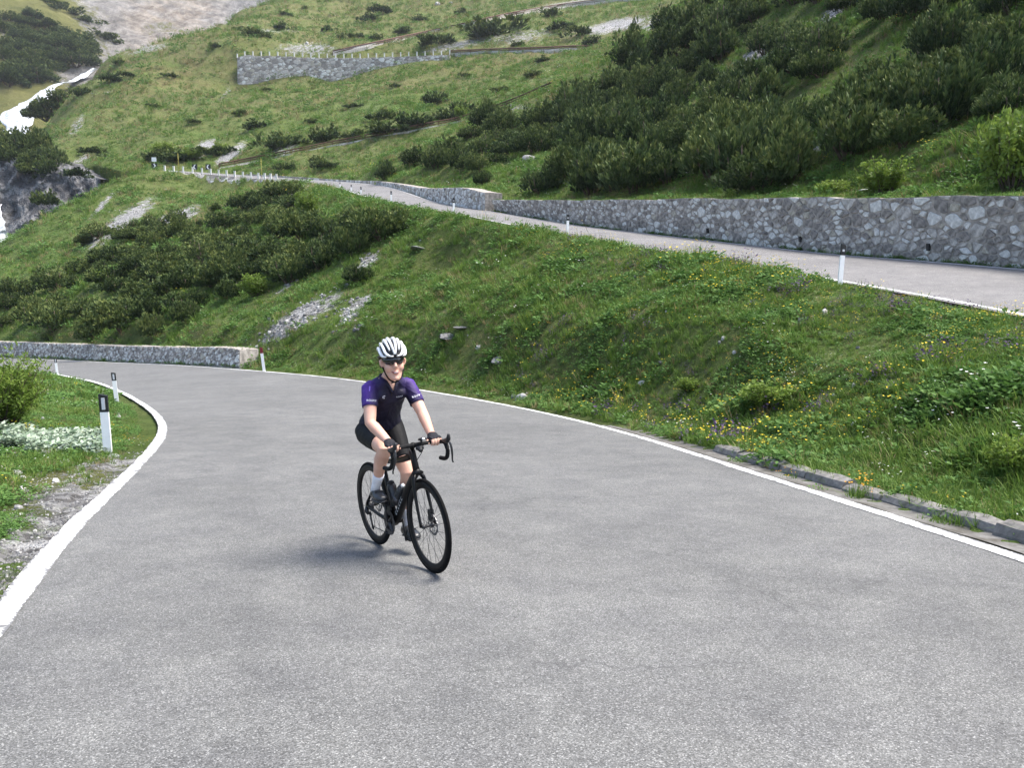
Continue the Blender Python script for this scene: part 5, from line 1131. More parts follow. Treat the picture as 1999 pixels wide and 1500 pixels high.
for nm in ('front', 'rear'):
    c = AX[nm]; wh = empty('wheel'); wh.parent = bike; wh.location = c; z0 = Vector((0, 0, 0))
    part('tyre', ring(z0, .3245, .0135), wh, M['rubber'])
    n = 72; prof = [(.316, -.011), (.316, .011), (.302, .0135), (.283, .0125), (.268, .006), (.266, 0), (.268, -.006), (.283, -.0125), (.302, -.0135)]; V = []; F = []
    for k in range(n):
        a = 2*math.pi*k/n
        for r, y in prof: V.append((r*math.cos(a), y, r*math.sin(a)))
    for k in range(n):
        for j in range(9): F.append((k*9+j, k*9+(j+1) % 9, ((k+1) % n)*9+(j+1) % 9, ((k+1) % n)*9+j))
    part('rim', (V, F), wh, M['rim'])
    part('hub', join([vtube([(0, -.05, 0), (0, -.03, 0), (0, -.026, 0), (0, .026, 0), (0, .03, 0), (0, .05, 0)], [.012, .014, .024, .024, .014, .012] if nm == 'rear' else [.01, .019, .012, .012, .021, .01], 12, ref=(0, 0, 1))]), wh, M['darkmetal'])
    for k in range(24):
        a = 2*math.pi*k/24; s = 1 if k % 2 else -1; b = a+(.55 if (k//2) % 2 else -.55)
        V, F = vtube([(math.cos(b)*.02, s*.026, math.sin(b)*.02), (math.cos(a)*.268, s*.002, math.sin(a)*.268)], .0014, 4); part('spoke', (V, F), wh, M['darkmetal'])
    V = []; F = []; nr = 40
    for k in range(nr):
        a = 2*math.pi*k/nr; rr_ = .078 if k % 4 < 3 else .072
        for (r, y) in ((rr_, -.001), (rr_, .001), (.058, .001), (.058, -.001)): V.append((r*math.cos(a), .038+y, r*math.sin(a)))
    for k in range(nr):
        for j in range(4): F.append((k*4+j, k*4+(j+1) % 4, ((k+1) % nr)*4+(j+1) % 4, ((k+1) % nr)*4+j))
    arms = []
    for k in range(5): a = k*1.2566; arms.append(vtube([(math.cos(a+.3)*.016, .038, math.sin(a+.3)*.016), (math.cos(a)*.06, .038, math.sin(a)*.06)], .004, 5))
    part('brake_disc', join([(V, F)]+arms), wh, M['metal'], False)
part('brake_caliper', join([box(.538, .052, .405, .04, .03, .07), box(.552, .045, .385, .03, .02, .05)]), bike, M['black_plastic'], False)
# drivetrain
def disc(c, r, t, n=40): return vtube([(c[0], c[1]-t, c[2]), (c[0], c[1]+t, c[2])], r, n, ref=(0, 0, 1))
def cring(c, r0, r1, t, n=44):
    V = []; F = []
    for k in range(n):
        a = 2*math.pi*k/n; e = .002*(k % 2)
        for r, y in ((r1+e, -t), (r1+e, t), (r0, t), (r0, -t)): V.append((c[0]+r*math.cos(a), c[1]+y, c[2]+r*math.sin(a)))
    for k in range(n):
        for j in range(4): F.append((k*4+j, k*4+(j+1) % 4, ((k+1) % n)*4+(j+1) % 4, ((k+1) % n)*4+j))
    return V, F
part('chainring', join([cring((0, -.05, .27), .07, .1, .002), cring((0, -.043, .27), .05, .073, .002)]+[vtube([(0, -.05, .27), (.085*math.cos(k*1.5708+.7), -.05, .27+.085*math.sin(k*1.5708+.7))], [.018, .008], 6) for k in range(4)]), bike, M['darkmetal'], False)
part('crank_arm', vtube([(0, -.064, .27), (-.005, -.07, .35), (-.008, -.072, .44)], [(.017, .008), (.012, .007), (.011, .007)]), bike, M['darkmetal'])
part('crank_arm', vtube([(0, .06, .27), (.005, .066, .19), (.008, .068, .10)], [(.017, .008), (.012, .007), (.011, .007)]), bike, M['darkmetal'])
for s, z in ((-1, .44), (1, .10)): part('pedal', join([box(s*.008, s*.115, z, .075, .06, .018), vtube([(s*.008, s*.065, z), (s*.008, s*.12, z)], .007, 8, ref=(0, 0, 1))]), bike, M['black_plastic'], False)
part('cassette', join([cring((-.41, -.026-.004*k, .338), .012, .062-.0045*k, .0012) for k in range(8)]), bike, M['metal'], False)
part('chain', join([vtube([(0, -.05, .371), (-.41, -.042, .375)], (.004, .003), 5, ref=(0, 1, 0)), vtube([(0, -.05, .169), (-.30, -.044, .165), (-.345, -.044, .168)], (.004, .003), 5)]), bike, M['darkmetal'])
part('rear_derailleur', join([vtube([(-.415, -.055, .325), (-.40, -.072, .29), (-.385, -.06, .265)], [.016, .018, .014]), vtube([(-.385, -.05, .265), (-.368, -.05, .21), (-.355, -.05, .155)], [(.02, .006), (.013, .006), (.018, .006)]), cring((-.385, -.047, .262), .006, .02, .003, 20), cring((-.357, -.047, .16), .006, .02, .003, 20)]), bike, M['black_plastic'])
part('front_derailleur', join([box(.02, -.055, .385, .09, .018, .03), box(-.04, -.045, .40, .03, .03, .04)]), bike, M['black_plastic'], False)
# cockpit
HZ = .905; HX = .47
part('stem', vtube([(.425, 0, .872), (.432, 0, .892), (.448, 0, .902), (.474, 0, HZ)], [(.026, .022), (.024, .022), (.02, .02), (.02, .026)]), bike, M['carbon'])
half = [(HX, 0, HZ), (HX, .07, HZ), (HX+.002, .15, HZ-.002), (HX+.012, .185, HZ-.003), (HX+.04, .202, HZ-.002), (HX+.075, .207, HZ-.004), (HX+.098, .209, HZ-.03), (HX+.102, .212, HZ-.07), (HX+.075, .216, HZ-.112), (HX+.03, .219, HZ-.13), (HX-.04, .221, HZ-.133)]
for s in (-1, 1): part('handlebar', vtube(curve([(x, s*y, z) for x, y, z in half], 40), rads([(.0125, .013), (.0135, .016), (.0135, .0135)]+[.0155]*8, 40), 10, ref=(0, 0, 1)), bike, M['bartape'])
for s in (-1, 1):
    hd = part('brake_hood', vtube(curve([(HX+.06, s*.207, HZ+.0), (HX+.10, s*.208, HZ+.008), (HX+.135, s*.207, HZ+.02), (HX+.150, s*.205, HZ+.048), (HX+.153, s*.204, HZ+.062)], 12), rads([(.017, .015), (.019, .016), (.021, .017), (.018, .015), (.010, .009)], 12), 12), bike, M['black_plastic'])
    part('brake_lever', vtube(curve([(HX+.148, s*.208, HZ+.012), (HX+.160, s*.214, HZ-.03), (HX+.150, s*.222, HZ-.085), (HX+.128, s*.23, HZ-.135), (HX+.135, s*.233, HZ-.15)], 12), rads([(.008, .008), (.007, .009), (.006, .009), (.005, .007), (.005, .006)], 12), 8), hd, M['darkmetal'])
part('bike_computer', join([box(HX+.035, .045, HZ+.022, .012, .012, .022), vtube([(HX+.02, .05, HZ+.035), (HX+.06, .05, HZ+.043)], [(.011, .024), (.011, .024)], 14)]), bike, M['black_plastic'])
part('front_light', vtube([(HX+.061, .05, HZ+.043), (HX+.066, .05, HZ+.044)], [(.008, .012), (.006, .01)], 14), bike, M['white_plastic'])
part('light_mount', join([box(HX+.03, .03, HZ-.022, .03, .05, .025), vtube([(HX+.02, .028, HZ-.03), (HX+.055, .028, HZ-.038)], .016, 12)]), bike, M['black_plastic'])
for s in (-1, 1): part('brake_hose', vtube(curve([(HX+.02, s*.05, HZ-.012), (HX+.04, s*.04, HZ-.05), (.47, s*.02, .80), (.455, s*.012, .77)], 14), .0028, 6), bike, M['black_plastic'])
part('bottle_cage', join([vtube(curve([(.13, s*.03, .40), (.2, s*.042, .49), (.26, s*.036, .56)], 8), .004, 5) for s in (-1, 1)]), bike, M['darkmetal'])
bdir = (Vector((.33, 0, .59))-Vector((.05, 0, .30))).normalized(); bnor = Vector((-bdir.z, 0, bdir.x)); b0 = Vector((.115, 0, .375))+bnor*.072
M['bottle'] = plain('smoky_bottle', (.03, .032, .035), .3, .5); M['bottle_print'] = plain('bottle_print', (.10, .10, .11), .5, .4)
bt = empty('water_bottle', label='smoky drink bottle with white cap in the bicycle frame', category='bottle'); bt.matrix_world = BM
part('bottle_body', vtube([b0, b0+bdir*.005, b0+bdir*.09, b0+bdir*.105, b0+bdir*.12, b0+bdir*.155, b0+bdir*.17], [.030, .036, .036, .032, .036, .036, .028], 20), bt, M['bottle'])
part('bottle_cap', vtube([b0+bdir*.168, b0+bdir*.185, b0+bdir*.19, b0+bdir*.205, b0+bdir*.21], [.031, .029, .014, .014, .008], 16), bt, M['bottle'])
part('nozzle', vtube([b0+bdir*.2, b0+bdir*.216], [.015, .012], 14), bt, M['white_plastic'])
part('bottle_print', vtube([b0+bdir*.03, b0+bdir*.075], .0366, 20), bt, M['bottle_print'])
sdir = (Vector((-.137, 0, .735))-Vector((0, 0, .27))).normalized(); sn = Vector((sdir.z, 0, -sdir.x)); c0 = Vector((-.025, 0, .37))+sn*.062
bt2 = empty('water_bottle', label='black drink bottle on the seat tube behind the other bottle', category='bottle'); bt2.matrix_world = BM
part('bottle_body', vtube([c0, c0+sdir*.005, c0+sdir*.09, c0+sdir*.105, c0+sdir*.12, c0+sdir*.16, c0+sdir*.175], [.030, .036, .036, .032, .036, .036, .026], 20), bt2, M['bottle']); part('bottle_cap', vtube([c0+sdir*.172, c0+sdir*.19, c0+sdir*.2], [.029, .027, .012], 16), bt2, M['black_plastic'])

# ================================================================ the rider
rider = empty('person', label='smiling cyclist in a purple jersey, black shorts and white helmet riding uphill', category='person'); rider.matrix_world = BM
def skinmat():
    t = NT('skin'); p = t.obj(); n = t.noise(p, 9, 4, .6); c = t.ramp(n, [(.3, (.56, .31, .225)), (.7, (.68, .42, .315))]); t.col(c).rough(.5, .35)
    t.b.inputs['Subsurface Weight'].default_value = .12; t.b.inputs['Subsurface Radius'].default_value = (.012, .005, .003); return t.m
M['skin'] = skinmat()
def cloth(name, c, rough=.7, var=.15, scale=9):
    t = NT(name); p = t.obj(); n = t.noise(p, scale, 4, .55, dist=1.2); f = t.ramp(n, [(.3, tuple(x*(1-var) for x in c)), (.7, tuple(x*(1+var) for x in c))]); t.col(f).rough(rough, .25); t.bump(n, .35, .02)
    return t.m
M['shorts'] = cloth('black_lycra', (.004, .004, .005), .7)
M['sock'] = cloth('white_sock', (.72, .72, .76), .8); M['shoe'] = plain('black_shoe', (.02, .022, .026), .35, .5, var=.3); M['sole'] = plain('shoe_sole', (.06, .06, .065), .6, .3)
M['glove'] = cloth('black_glove', (.012, .012, .016), .7); M['strap'] = plain('black_strap', (.012, .011, .012), .7, .2); M['hair'] = plain('brown_hair', (.07, .035, .018), .6, .3, var=.4, scale=60)
def jerseymat():
    t = NT('purple_jersey'); p = t.obj(); sx = t.n('SeparateXYZ'); t.l(p, sx.inputs[0])
    n = t.noise(p, 7, 4, .55, dist=1.0); ay = t.math('ABSOLUTE', sx.outputs[1])
    # dyed from near-black navy over the chest to violet on shoulders and sleeves
    f = t.math('ADD', t.math('MULTIPLY', ay, 5.6), t.math('MULTIPLY', t.math('SUBTRACT', sx.outputs[2], 1.22), 3.0)); f = t.math('SUBTRACT', f, .55)
    c = t.ramp(f, [(.05, (.0075, .006, .021)), (.45, (.020, .010, .068)), (.85, (.065, .024, .21)), (1, (.085, .032, .27))])
    c = t.mix(.35, c, t.ramp(n, [(.3, (.7, .7, .7)), (.7, (1.3, 1.3, 1.3))]), 'MULTIPLY'); t.col(c).rough(.62, .3); t.bump(n, .5, .03); return t.m
M['jersey'] = jerseymat()
def fuse(pieces, voxel, smooth=4, name='body'):
    V, F = join(pieces); me = mesh(name+'_src', V, F); bm = bmesh.new(); bm.from_mesh(me); bmesh.ops.recalc_face_normals(bm, faces=bm.faces); bm.to_mesh(me); bm.free()
    o = bpy.data.objects.new(name+'_src', me); COL.objects.link(o); r = o.modifiers.new('r', 'REMESH'); r.mode = 'VOXEL'; r.voxel_size = voxel
    s_ = o.modifiers.new('s', 'SMOOTH'); s_.factor = .5; s_.iterations = smooth
    dg = bpy.context.evaluated_depsgraph_get(); out = bpy.data.meshes.new_from_object(o.evaluated_get(dg)); bpy.data.objects.remove(o); bpy.data.meshes.remove(me)
    out.name = name; out.polygons.foreach_set('use_smooth', [True]*len(out.polygons)); return out
def ball(c, rx, ry, rz, n=14, m=10, rot=0.0):
    V = []; F = []
    for i in range(1, m):
        a = math.pi*i/m
        for k in range(n): b = 2*math.pi*k/n; x, y, z = rx*math.sin(a)*math.cos(b), ry*math.sin(a)*math.sin(b), rz*math.cos(a); V.append((c[0]+x*math.cos(rot)-y*math.sin(rot), c[1]+x*math.sin(rot)+y*math.cos(rot), c[2]+z))
    V += [(c[0], c[1], c[2]+rz), (c[0], c[1], c[2]-rz)]; t_ = len(V)-2
    for i in range(m-2):
        for k in range(n): F.append((i*n+k, i*n+(k+1) % n, (i+1)*n+(k+1) % n, (i+1)*n+k))
    for k in range(n): F += [(t_, (k+1) % n, k), (t_+1, (m-2)*n+k, (m-2)*n+(k+1) % n)]
    return V, F
HIP = {-1: Vector((-.115, -.10, .955)), 1: Vector((-.115, .095, .945))}; KNEE = {-1: Vector((.272, -.138, .885)), 1: Vector((.15, .07, .655))}; ANK = {-1: Vector((-.035, -.118, .545)), 1: Vector((-.065, .118, .205))}
SHO = {-1: Vector((.118, -.150, 1.312)), 1: Vector((.118, .158, 1.305))}; ELB = {-1: Vector((.225, -.212, 1.075)), 1: Vector((.25, .192, 1.095))}; WRI = {-1: Vector((.395, -.160, .948)), 1: Vector((.40, .178, .945))}
def mixp(a, b, t): return a*(1-t)+b*t
def arm(s, g=0.0, t1=1.0):
    pts = [SHO[s]+Vector((-.01, -s*.03, .012)), SHO[s], mixp(SHO[s], ELB[s], .35), mixp(SHO[s], ELB[s], .7), ELB[s], mixp(ELB[s], WRI[s], .25), mixp(ELB[s], WRI[s], .6), WRI[s], WRI[s]+(WRI[s]-ELB[s]).normalized()*.02]; r = [.047, .052, .050, .046, .041, .042, .036, (.027, .030), (.026, .032)]
    if t1 < 1: pts = pts[:2]+[mixp(SHO[s], ELB[s], q) for q in (.25, t1*.8, t1)]; r = [.05, .054, .053, .05, .0495]
    return vtube(pts, [(a+g, b+g) for a, b in ((q if isinstance(q, tuple) else (q, q)) for q in r)], 16)
def leg(s, g=0.0, upto=None):
    H, K, A_ = HIP[s], KNEE[s], ANK[s]; sh = (A_-K).normalized(); back = sh.cross(Vector((0, 1, 0))); back = back if back.x < 0 else -back
    pts = [H+(H-K).normalized()*.05+Vector((0, 0, .02)), H, mixp(H, K, .3), mixp(H, K, .65), mixp(H, K, .9), K, mixp(K, A_, .12), mixp(K, A_, .3)+back*.016, mixp(K, A_, .5)+back*.012, mixp(K, A_, .78), A_, A_+sh*.03]
    r = [.088, .093, .085, .070, .057, .053, .050, .053, .046, .033, .030, .032]
    if upto: pts = pts[:3]+[mixp(H, K, upto*.85), mixp(H, K, upto)]; r = r[:3]+[.07, .065]
    return vtube(pts, [q+g for q in r], 18)
TOR = [((-.165, 0, .90), (.085, .135)), ((-.15, 0, .955), (.105, .168)), ((-.115, 0, 1.02), (.10, .158)), ((-.055, 0, 1.10), (.085, .132)), ((.005, 0, 1.18), (.088, .135)), ((.06, 0, 1.255), (.092, .148)), ((.105, 0, 1.315), (.077, .160)), ((.135, 0, 1.350), (.054, .128)), ((.155, 0, 1.378), (.046, .068))]
def torso(g=0.0, i0=0, i1=9): return vtube([p for p, _ in TOR[i0:i1]], [(a+g, b+g) for _, (a, b) in TOR[i0:i1]], 28)
YAW = math.radians(-13); HC = Vector((.232, .002, 1.520))
def hd(x, y, z):                                             # head frame: x towards the nose
    return Vector((HC.x+x*math.cos(YAW)-y*math.sin(YAW), HC.y+x*math.sin(YAW)+y*math.cos(YAW), HC.z+z+x*.0))
def hring(z, x0, x1, hw, n=24):                              # one ring of the head at height z
    V = []
    for k in range(n):
        a = 2*math.pi*k/n; cx = (x0+x1)/2; V.append(tuple(hd(cx+(x1-x0)/2*math.cos(a), hw*math.sin(a)*(1 if math.cos(a) < 0 else (1-.22*math.cos(a)**2)), z)))
    return V
hr = [(.105, -.07, .05, .045), (.085, -.09, .075, .065), (.05, -.10, .088, .074), (.01, -.10, .092, .075), (-.03, -.095, .090, .073), (-.06, -.08, .090, .069), (-.09, -.055, .089, .062), (-.115, -.02, .087, .053), (-.138, .015, .088, .042), (-.156, .04, .083, .027)]
HV = []; HF = []
for q in hr: HV += hring(*q)
for i in range(len(hr)-1):
    for k in range(24): HF.append((i*24+k, i*24+(k+1) % 24, (i+1)*24+(k+1) % 24, (i+1)*24+k))
HF += [tuple(range(24)), tuple(range(24*(len(hr)-1), 24*len(hr)))[::-1]]
nose = vtube([hd(.088, 0, -.005), hd(.101, 0, -.03), hd(.112, 0, -.052), hd(.104, 0, -.068)], [(.006, .008), (.008, .010), (.012, .014), (.007, .015)], 10)
nost = ball(hd(.098, 0, -.062), .012, .018, .009)
cheeks = [ball(hd(.052, s*.036, -.060), .034, .034, .036) for s in (-1, 1)]; chin = ball(hd(.076, 0, -.140), .020, .022, .017); lips = [ball(hd(.088, 0, -.096), .010, .026, .013)]
ears = [vtube([hd(.006, s*.076, .000), hd(.0, s*.090, -.012), hd(.004, s*.088, -.035), hd(.012, s*.076, -.056)], [(.012, .007), (.018, .009), (.015, .008), (.008, .006)], 10, ref=(0, 1, 0)) for s in (-1, 1)]
neck = vtube([(.10, 0, 1.33), (.145, 0, 1.385), hd(-.025, 0, -.085), hd(-.01, 0, -.05)], [(.06, .062), (.052, .055), (.052, .052), (.05, .05)], 18)
chest_skin = ball((.165, 0, 1.325), .03, .05, .05)
def hand(s, skin=True, g=0.0):
    w_ = WRI[s]; c = Vector((HX-.02, s*.168 if s < 0 else .170, HZ+.026)); out = [vtube([w_+Vector((0, 0, 0)), mixp(w_, c, .5)+Vector((0, 0, .008)), c+Vector((.0, 0, .0)), c+Vector((.028, 0, -.002))], [(.022+g, .028+g), (.022+g, .036+g), (.018+g, .042+g), (.012+g, .040+g)], 14)]
    for k, dy in enumerate((-.034, -.012, .011, .033)):
        y = c.y+dy; ln = (.92, 1.0, 1.02, .88)[k] if s > 0 else (.88, 1.02, 1.0, .92)[k]
        pts = [(c.x+.018, y, c.z+.004), (c.x+.042*ln, y, c.z-.002), (c.x+.050*ln, y, c.z-.028), (c.x+.036, y, c.z-.047*ln), (c.x+.018, y, c.z-.052*ln)]
        if skin: out.append(vtube(curve(pts, 12), rads([.0095, .0095, .009, .0085, .0065], 12), 8))
        else: out.append(vtube(curve(pts[:3], 6)[:4], .0118, 8))
    ty = c.y-s*.040; th = [(c.x-.022, ty+s*.012, c.z-.002), (c.x+.0, ty-s*.010, c.z-.012), (c.x+.022, ty-s*.018, c.z-.026), (c.x+.034, ty-s*.014, c.z-.036)]
    if skin: out.append(vtube(curve(th, 10), rads([.013, .0115, .0105, .008], 10), 8))
    else: out.append(vtube(curve(th[:3], 6)[:4], .0145, 8))
    return out
body_me = fuse([torso(), (HV, HF), nose, nost, chin, neck, chest_skin]+cheeks+lips+ears+[arm(-1), arm(1), leg(-1), leg(1)]+hand(-1)+hand(1), .0048, 3, 'body')
body = link('body', body_me, rider, M['skin'])
# clothing
jm = fuse([torso(.013, 2, 9)]+[arm(-1, .006, .54), arm(1, .006, .66)]+[ball((.115, s*.075, 1.255), .072, .066, .058) for s in (-1, 1)], .0055, 5, 'jersey')
bm = bmesh.new(); bm.from_mesh(jm); kill = []; bm.normal_update()
for v in bm.verts:                                           # folds pulled from armpit to waist
    c = v.co; k_ = float(fbm((c.z*1.0+abs(c.y)*.9)*26, (c.x-c.y*.4)*9, 3, 15)); v.co = c+v.normal*(.0055*k_-.001)
for f in bm.faces:
    c = f.calc_center_median(); v_ = (1.385-c.z)/.075
    if c.x > .105 and c.z > 1.262 and abs(c.y+.003) < .058*min(1, (c.z-1.262)/.10): kill.append(f)          # open collar
    elif c.z > 1.378-.12*(.155-c.x) and math.hypot(c.x-.155, c.y) < .085 and c.z > 1.372: kill.append(f)
    elif c.z < 1.005-.35*(c.x+.12): kill.append(f)                                                        # hem
for s in (-1, 1):
    d = (ELB[s]-SHO[s]).normalized(); lim = (ELB[s]-SHO[s]).length*(.525 if s < 0 else .64)
    for f in bm.faces:
        c = f.calc_center_median()
        if (c-SHO[s]).dot(d) > lim and (c-SHO[s]-d*(c-SHO[s]).dot(d)).length < .075 and s*c.y > .12: kill.append(f)
bmesh.ops.delete(bm, geom=list(set(kill)), context='FACES'); bm.to_mesh(jm); bm.free()
jersey = link('jersey', jm, rider, M['jersey']); so = jersey.modifiers.new('thick', 'SOLIDIFY'); so.thickness = .003; so.offset = 0
part('collar', join([vtube(curve([(.197, s*.003, 1.262), (.200, s*.022, 1.305), (.188, s*.046, 1.350), (.150, s*.064, 1.384), (.112, s*.050, 1.398), (.095, s*.0, 1.400)], 18), rads([(.006, .003), (.011, .004), (.014, .004), (.015, .004), (.016, .004), (.016, .004)], 18), 8, ref=(1, 0, 0)) for s in (-1, 1)]), jersey, M['jersey'])
for s, q in ((-1, .525), (1, .64)):
    d = (ELB[s]-SHO[s]).normalized(); p = SHO[s]+(ELB[s]-SHO[s])*q; part('sleeve_hem', vtube([p-d*.010, p-d*.002, p+d*.004, p+d*.004, p-d*.010], [.0555, .0560, .0555, .0515, .0515], 28), jersey, M['jersey'])
part('zip', vtube(curve([(.187, -.004, 1.292), (.160, -.003, 1.23), (.10, -.003, 1.14), (.045, -.003, 1.07)], 14), (.003, .004), 6), jersey, M['strap'])
sm = fuse([torso(.008, 0, 4)]+[leg(s, .006, .72) for s in (-1, 1)], .0055, 4, 'shorts'); link('shorts', sm, rider, M['shorts'])
for s in (-1, 1):
    d = (KNEE[s]-HIP[s]).normalized(); p = mixp(HIP[s], KNEE[s], .71); part('leg_gripper', vtube([p-d*.03, p], [.0725, .0715], 22), rider, M['shorts'])
    sp = [mixp(KNEE[s], ANK[s], t) for t in (.66, .72, .85, .97)]+[ANK[s]+(ANK[s]-KNEE[s]).normalized()*.04]; part('sock', vtube(sp, [.0425, .0405, .036, .034, .036], 18), rider, M['sock'])
    pz = (.44, .10)[s > 0]; A_ = ANK[s]; px_, py_ = s*.008, s*.118; tilt = .045
    ft = [(A_.x-.062, A_.z-.075), (A_.x-.05, A_.z-.06), (A_.x-.01, A_.z-.045), (px_-.03, pz+.055), (px_+.02, pz+.046), (px_+.07, pz+.040), (px_+.10, pz+.034), (px_+.112, pz+.03)]
    shoe = part('shoe', vtube([(x, py_, z) for x, z in ft], [(.022, .022), (.040, .033), (.050, .036), (.043, .042), (.036, .048), (.030, .046), (.020, .036), (.008, .016)], 18), rider, M['shoe'])
    part('sole', vtube([(x, py_, z-dz) for (x, z), dz in zip(ft, (.018, .036, .046, .038, .031, .026, .02, .012))], [(.006, .018), (.009, .03), (.008, .03), (.008, .04), (.008, .045), (.008, .043), (.007, .033), (.004, .012)], 14), shoe, M['sole'])
    for t_, w2 in ((3.0, .0485), (4.0, .051)):
        i = int(t_); x, z = ft[i]; part('shoe_strap', vtube([(x+.004, py_-w2*.9, z+.0), (x, py_-w2*.55, z+.036), (x, py_, z+.048-.006*(i == 4)), (x, py_+w2*.55, z+.036), (x+.004, py_+w2*.9, z)], (.008, .003), 6), shoe, M['sole'])
    part('glove', (lambda me_: ([tuple(v.co) for v in me_.vertices], [tuple(p_.vertices) for p_ in me_.polygons]))(fuse(hand(s, False, .0035), .004, 2, 'glove')), rider, M['glove'])
# helmet
M['helmet_white'] = plain('helmet_white', (.80, .80, .80), .25, .5, var=.03); M['helmet_black'] = plain('helmet_black', (.012, .012, .013), .45, .4)
HA, HB, HZ_ = .138, .104, .118; hc_off = Vector((-.012, 0, .035)); TP = math.radians(-4)
def hs(phi, s, k=1.0):                                       # over the top from the brow (phi 0) to the nape (phi 180), s to the side
    q = math.sqrt(max(0, 1-s*s)); x = HA*math.cos(phi)*q*k; y = HB*s*k; z = HZ_*math.sin(phi)*q*k
    x2 = x*math.cos(TP)-z*math.sin(TP); z2 = x*math.sin(TP)+z*math.cos(TP); return hd(hc_off.x+x2, y, hc_off.z+z2)
helmet = empty('helmet'); helmet.parent = rider
V = []; F = []; nP, nS = 26, 22
for i in range(nP):
    for j in range(nS): V.append(tuple(hs(math.radians(-8+196*i/(nP-1)), -.985+1.97*j/(nS-1), .90)))
F = grid_faces(nP, nS).tolist(); part('inner_shell', (V, F), helmet, M['helmet_black'])
def rib(name, st, wid, th=.012):
    pts = [hs(math.radians(p), s) for p, s, *_ in st]; C_ = curve(pts, 26); cen = hd(hc_off.x, 0, hc_off.z-.03); wr = rads(wid, 26); V = []; F = []
    for i, c in enumerate(C_):
        d = (C_[min(i+1, 25)]-C_[max(i-1, 0)]).normalized(); o = (c-cen).normalized(); a = d.cross(o).normalized(); w_ = wr[i]
        for (da, do) in ((-1, -.012), (-.95, .2*th), (-.6, .75*th), (0, th), (.6, .75*th), (.95, .2*th), (1, -.012)): V.append(tuple(c+a*w_*da+o*(do-.004)))
    for i in range(25):
        for k in range(6): F.append((i*7+k, i*7+k+1, (i+1)*7+k+1, (i+1)*7+k))
        F.append((i*7+6, i*7, (i+1)*7, (i+1)*7+6))
    F += [tuple(range(7))[::-1], tuple(range(25*7, 26*7))]; return part(name, (V, F), helmet, M['helmet_white'])
for s in (-1, 1):
    rib('helmet_rib', [(4, s*.03), (35, s*.13), (80, s*.19), (125, s*.16), (172, s*.08)], [.006, .0085, .010, .010, .007])
    rib('helmet_rib', [(20, s*.33), (45, s*.42), (85, s*.46), (130, s*.40), (170, s*.28)], [.006, .0095, .010, .010, .008])
    rib('helmet_rib', [(-2, s*.12), (1, s*.42), (14, s*.62), (45, s*.70), (90, s*.72), (135, s*.64), (168, s*.45)], [.006, .011, .011, .0095, .009, .009, .008])
    rib('helmet_rib', [(-4, s*.58), (-2, s*.80), (24, s*.90), (90, s*.905), (145, s*.85), (172, s*.62)], [.006, .013, .012, .010, .011, .008])
    part('strap', vtube(curve([hd(-.02, s*.078, .01), hd(.012, s*.0765, -.05), hd(.026, s*.066, -.10), hd(.032, s*.040, -.150), hd(.034, 0, -.172)], 16), (.0052, .0022), 8, ref=(1, 0, 0)), helmet, M['strap'])
    part('strap', vtube(curve([hd(-.075, s*.070, -.01), hd(-.03, s*.079, -.05), hd(.006, s*.079, -.062)], 8), (.006, .002), 8), helmet, M['strap'])
part('strap_buckle', join([box(*hd(.040, -.018, -.172), .014, .022, .009)]), helmet, M['strap'], False)
part('helmet_brow', vtube(curve([hd(-.09, -.083, .012), hd(-.01, -.092, .022), hd(.07, -.072, .028), hd(.112, -.03, .030), hd(.116, 0, .030), hd(.112, .03, .030), hd(.07, .072, .028), hd(-.01, .092, .022), hd(-.09, .083, .012)], 30), (.012, .006), 8, ref=(0, 0, 1)), helmet, M['helmet_black'])
hair = []
for s in (-1, 1):
    for k in range(1, 6): hair.append(vtube([hd(-.006-.016*k, s*.077, .025), hd(-.012-.017*k, s*.078, -.01), hd(-.016-.018*k, s*.074, -.035-.006*k)], [.010, .009, .003], 6))
hair.append(vtube(curve([hd(-.085, -.06, -.0), hd(-.105, -.03, -.03), hd(-.105, .03, -.03), hd(-.085, .06, 0)], 10), .02, 8)); part('hair', join(hair), rider, M['hair'])
# glasses
M['lens'] = plain('dark_lens', (.008, .007, .008), .08, .6, var=.05)
V = []; F = []; nG = 22
for i in range(nG):
    a = math.radians(-80+160*i/(nG-1)); e = abs(i/(nG-1)*2-1); x = .014+.092*math.cos(a)*1.0; y = .079*math.sin(a); top = .022-.006*e; bot = -.045+.026*e**1.8+.016*math.exp(-((e)/.16)**2)
    for (z, o) in ((top, 0), ((top+bot)/2, .005), (bot, -.002)): V.append(tuple(hd(x+o*math.cos(a), y+o*math.sin(a), z)))
    for (z, o) in ((bot, -.006), (top, -.004)): V.append(tuple(hd(x+o*math.cos(a), y+o*math.sin(a), z)))
for i in range(nG-1):
    for k in range(5): F.append((i*5+k, i*5+(k+1) % 5, (i+1)*5+(k+1) % 5, (i+1)*5+k))
F += [tuple(range(5)), tuple(range((nG-1)*5, nG*5))[::-1]]
gl = part('sunglasses', (V, F), rider, M['lens'])
for s in (-1, 1): part('temple', vtube([hd(.03, s*.079, .010), hd(-.02, s*.083, .008)], .003, 6), gl, M['strap'])
M['lip'] = plain('lips', (.42, .13, .11), .4, .4); M['teeth'] = plain('teeth', (.72, .70, .66), .3, .5, var=.02); M['mouthdark'] = plain('mouth', (.05, .012, .012), .6, .2)
mb = BVHTree.FromPolygons([tuple(v.co) for v in body_me.vertices], [tuple(p_.vertices) for p_ in body_me.polygons])
def onface(y, z, out=.0015):
    o = hd(.25, y, z); d = hd(0, y, z)-o; h = mb.ray_cast(o, d.normalized(), .4); return (h[0] if h[0] is not None else hd(.085, y, z))-d.normalized()*out
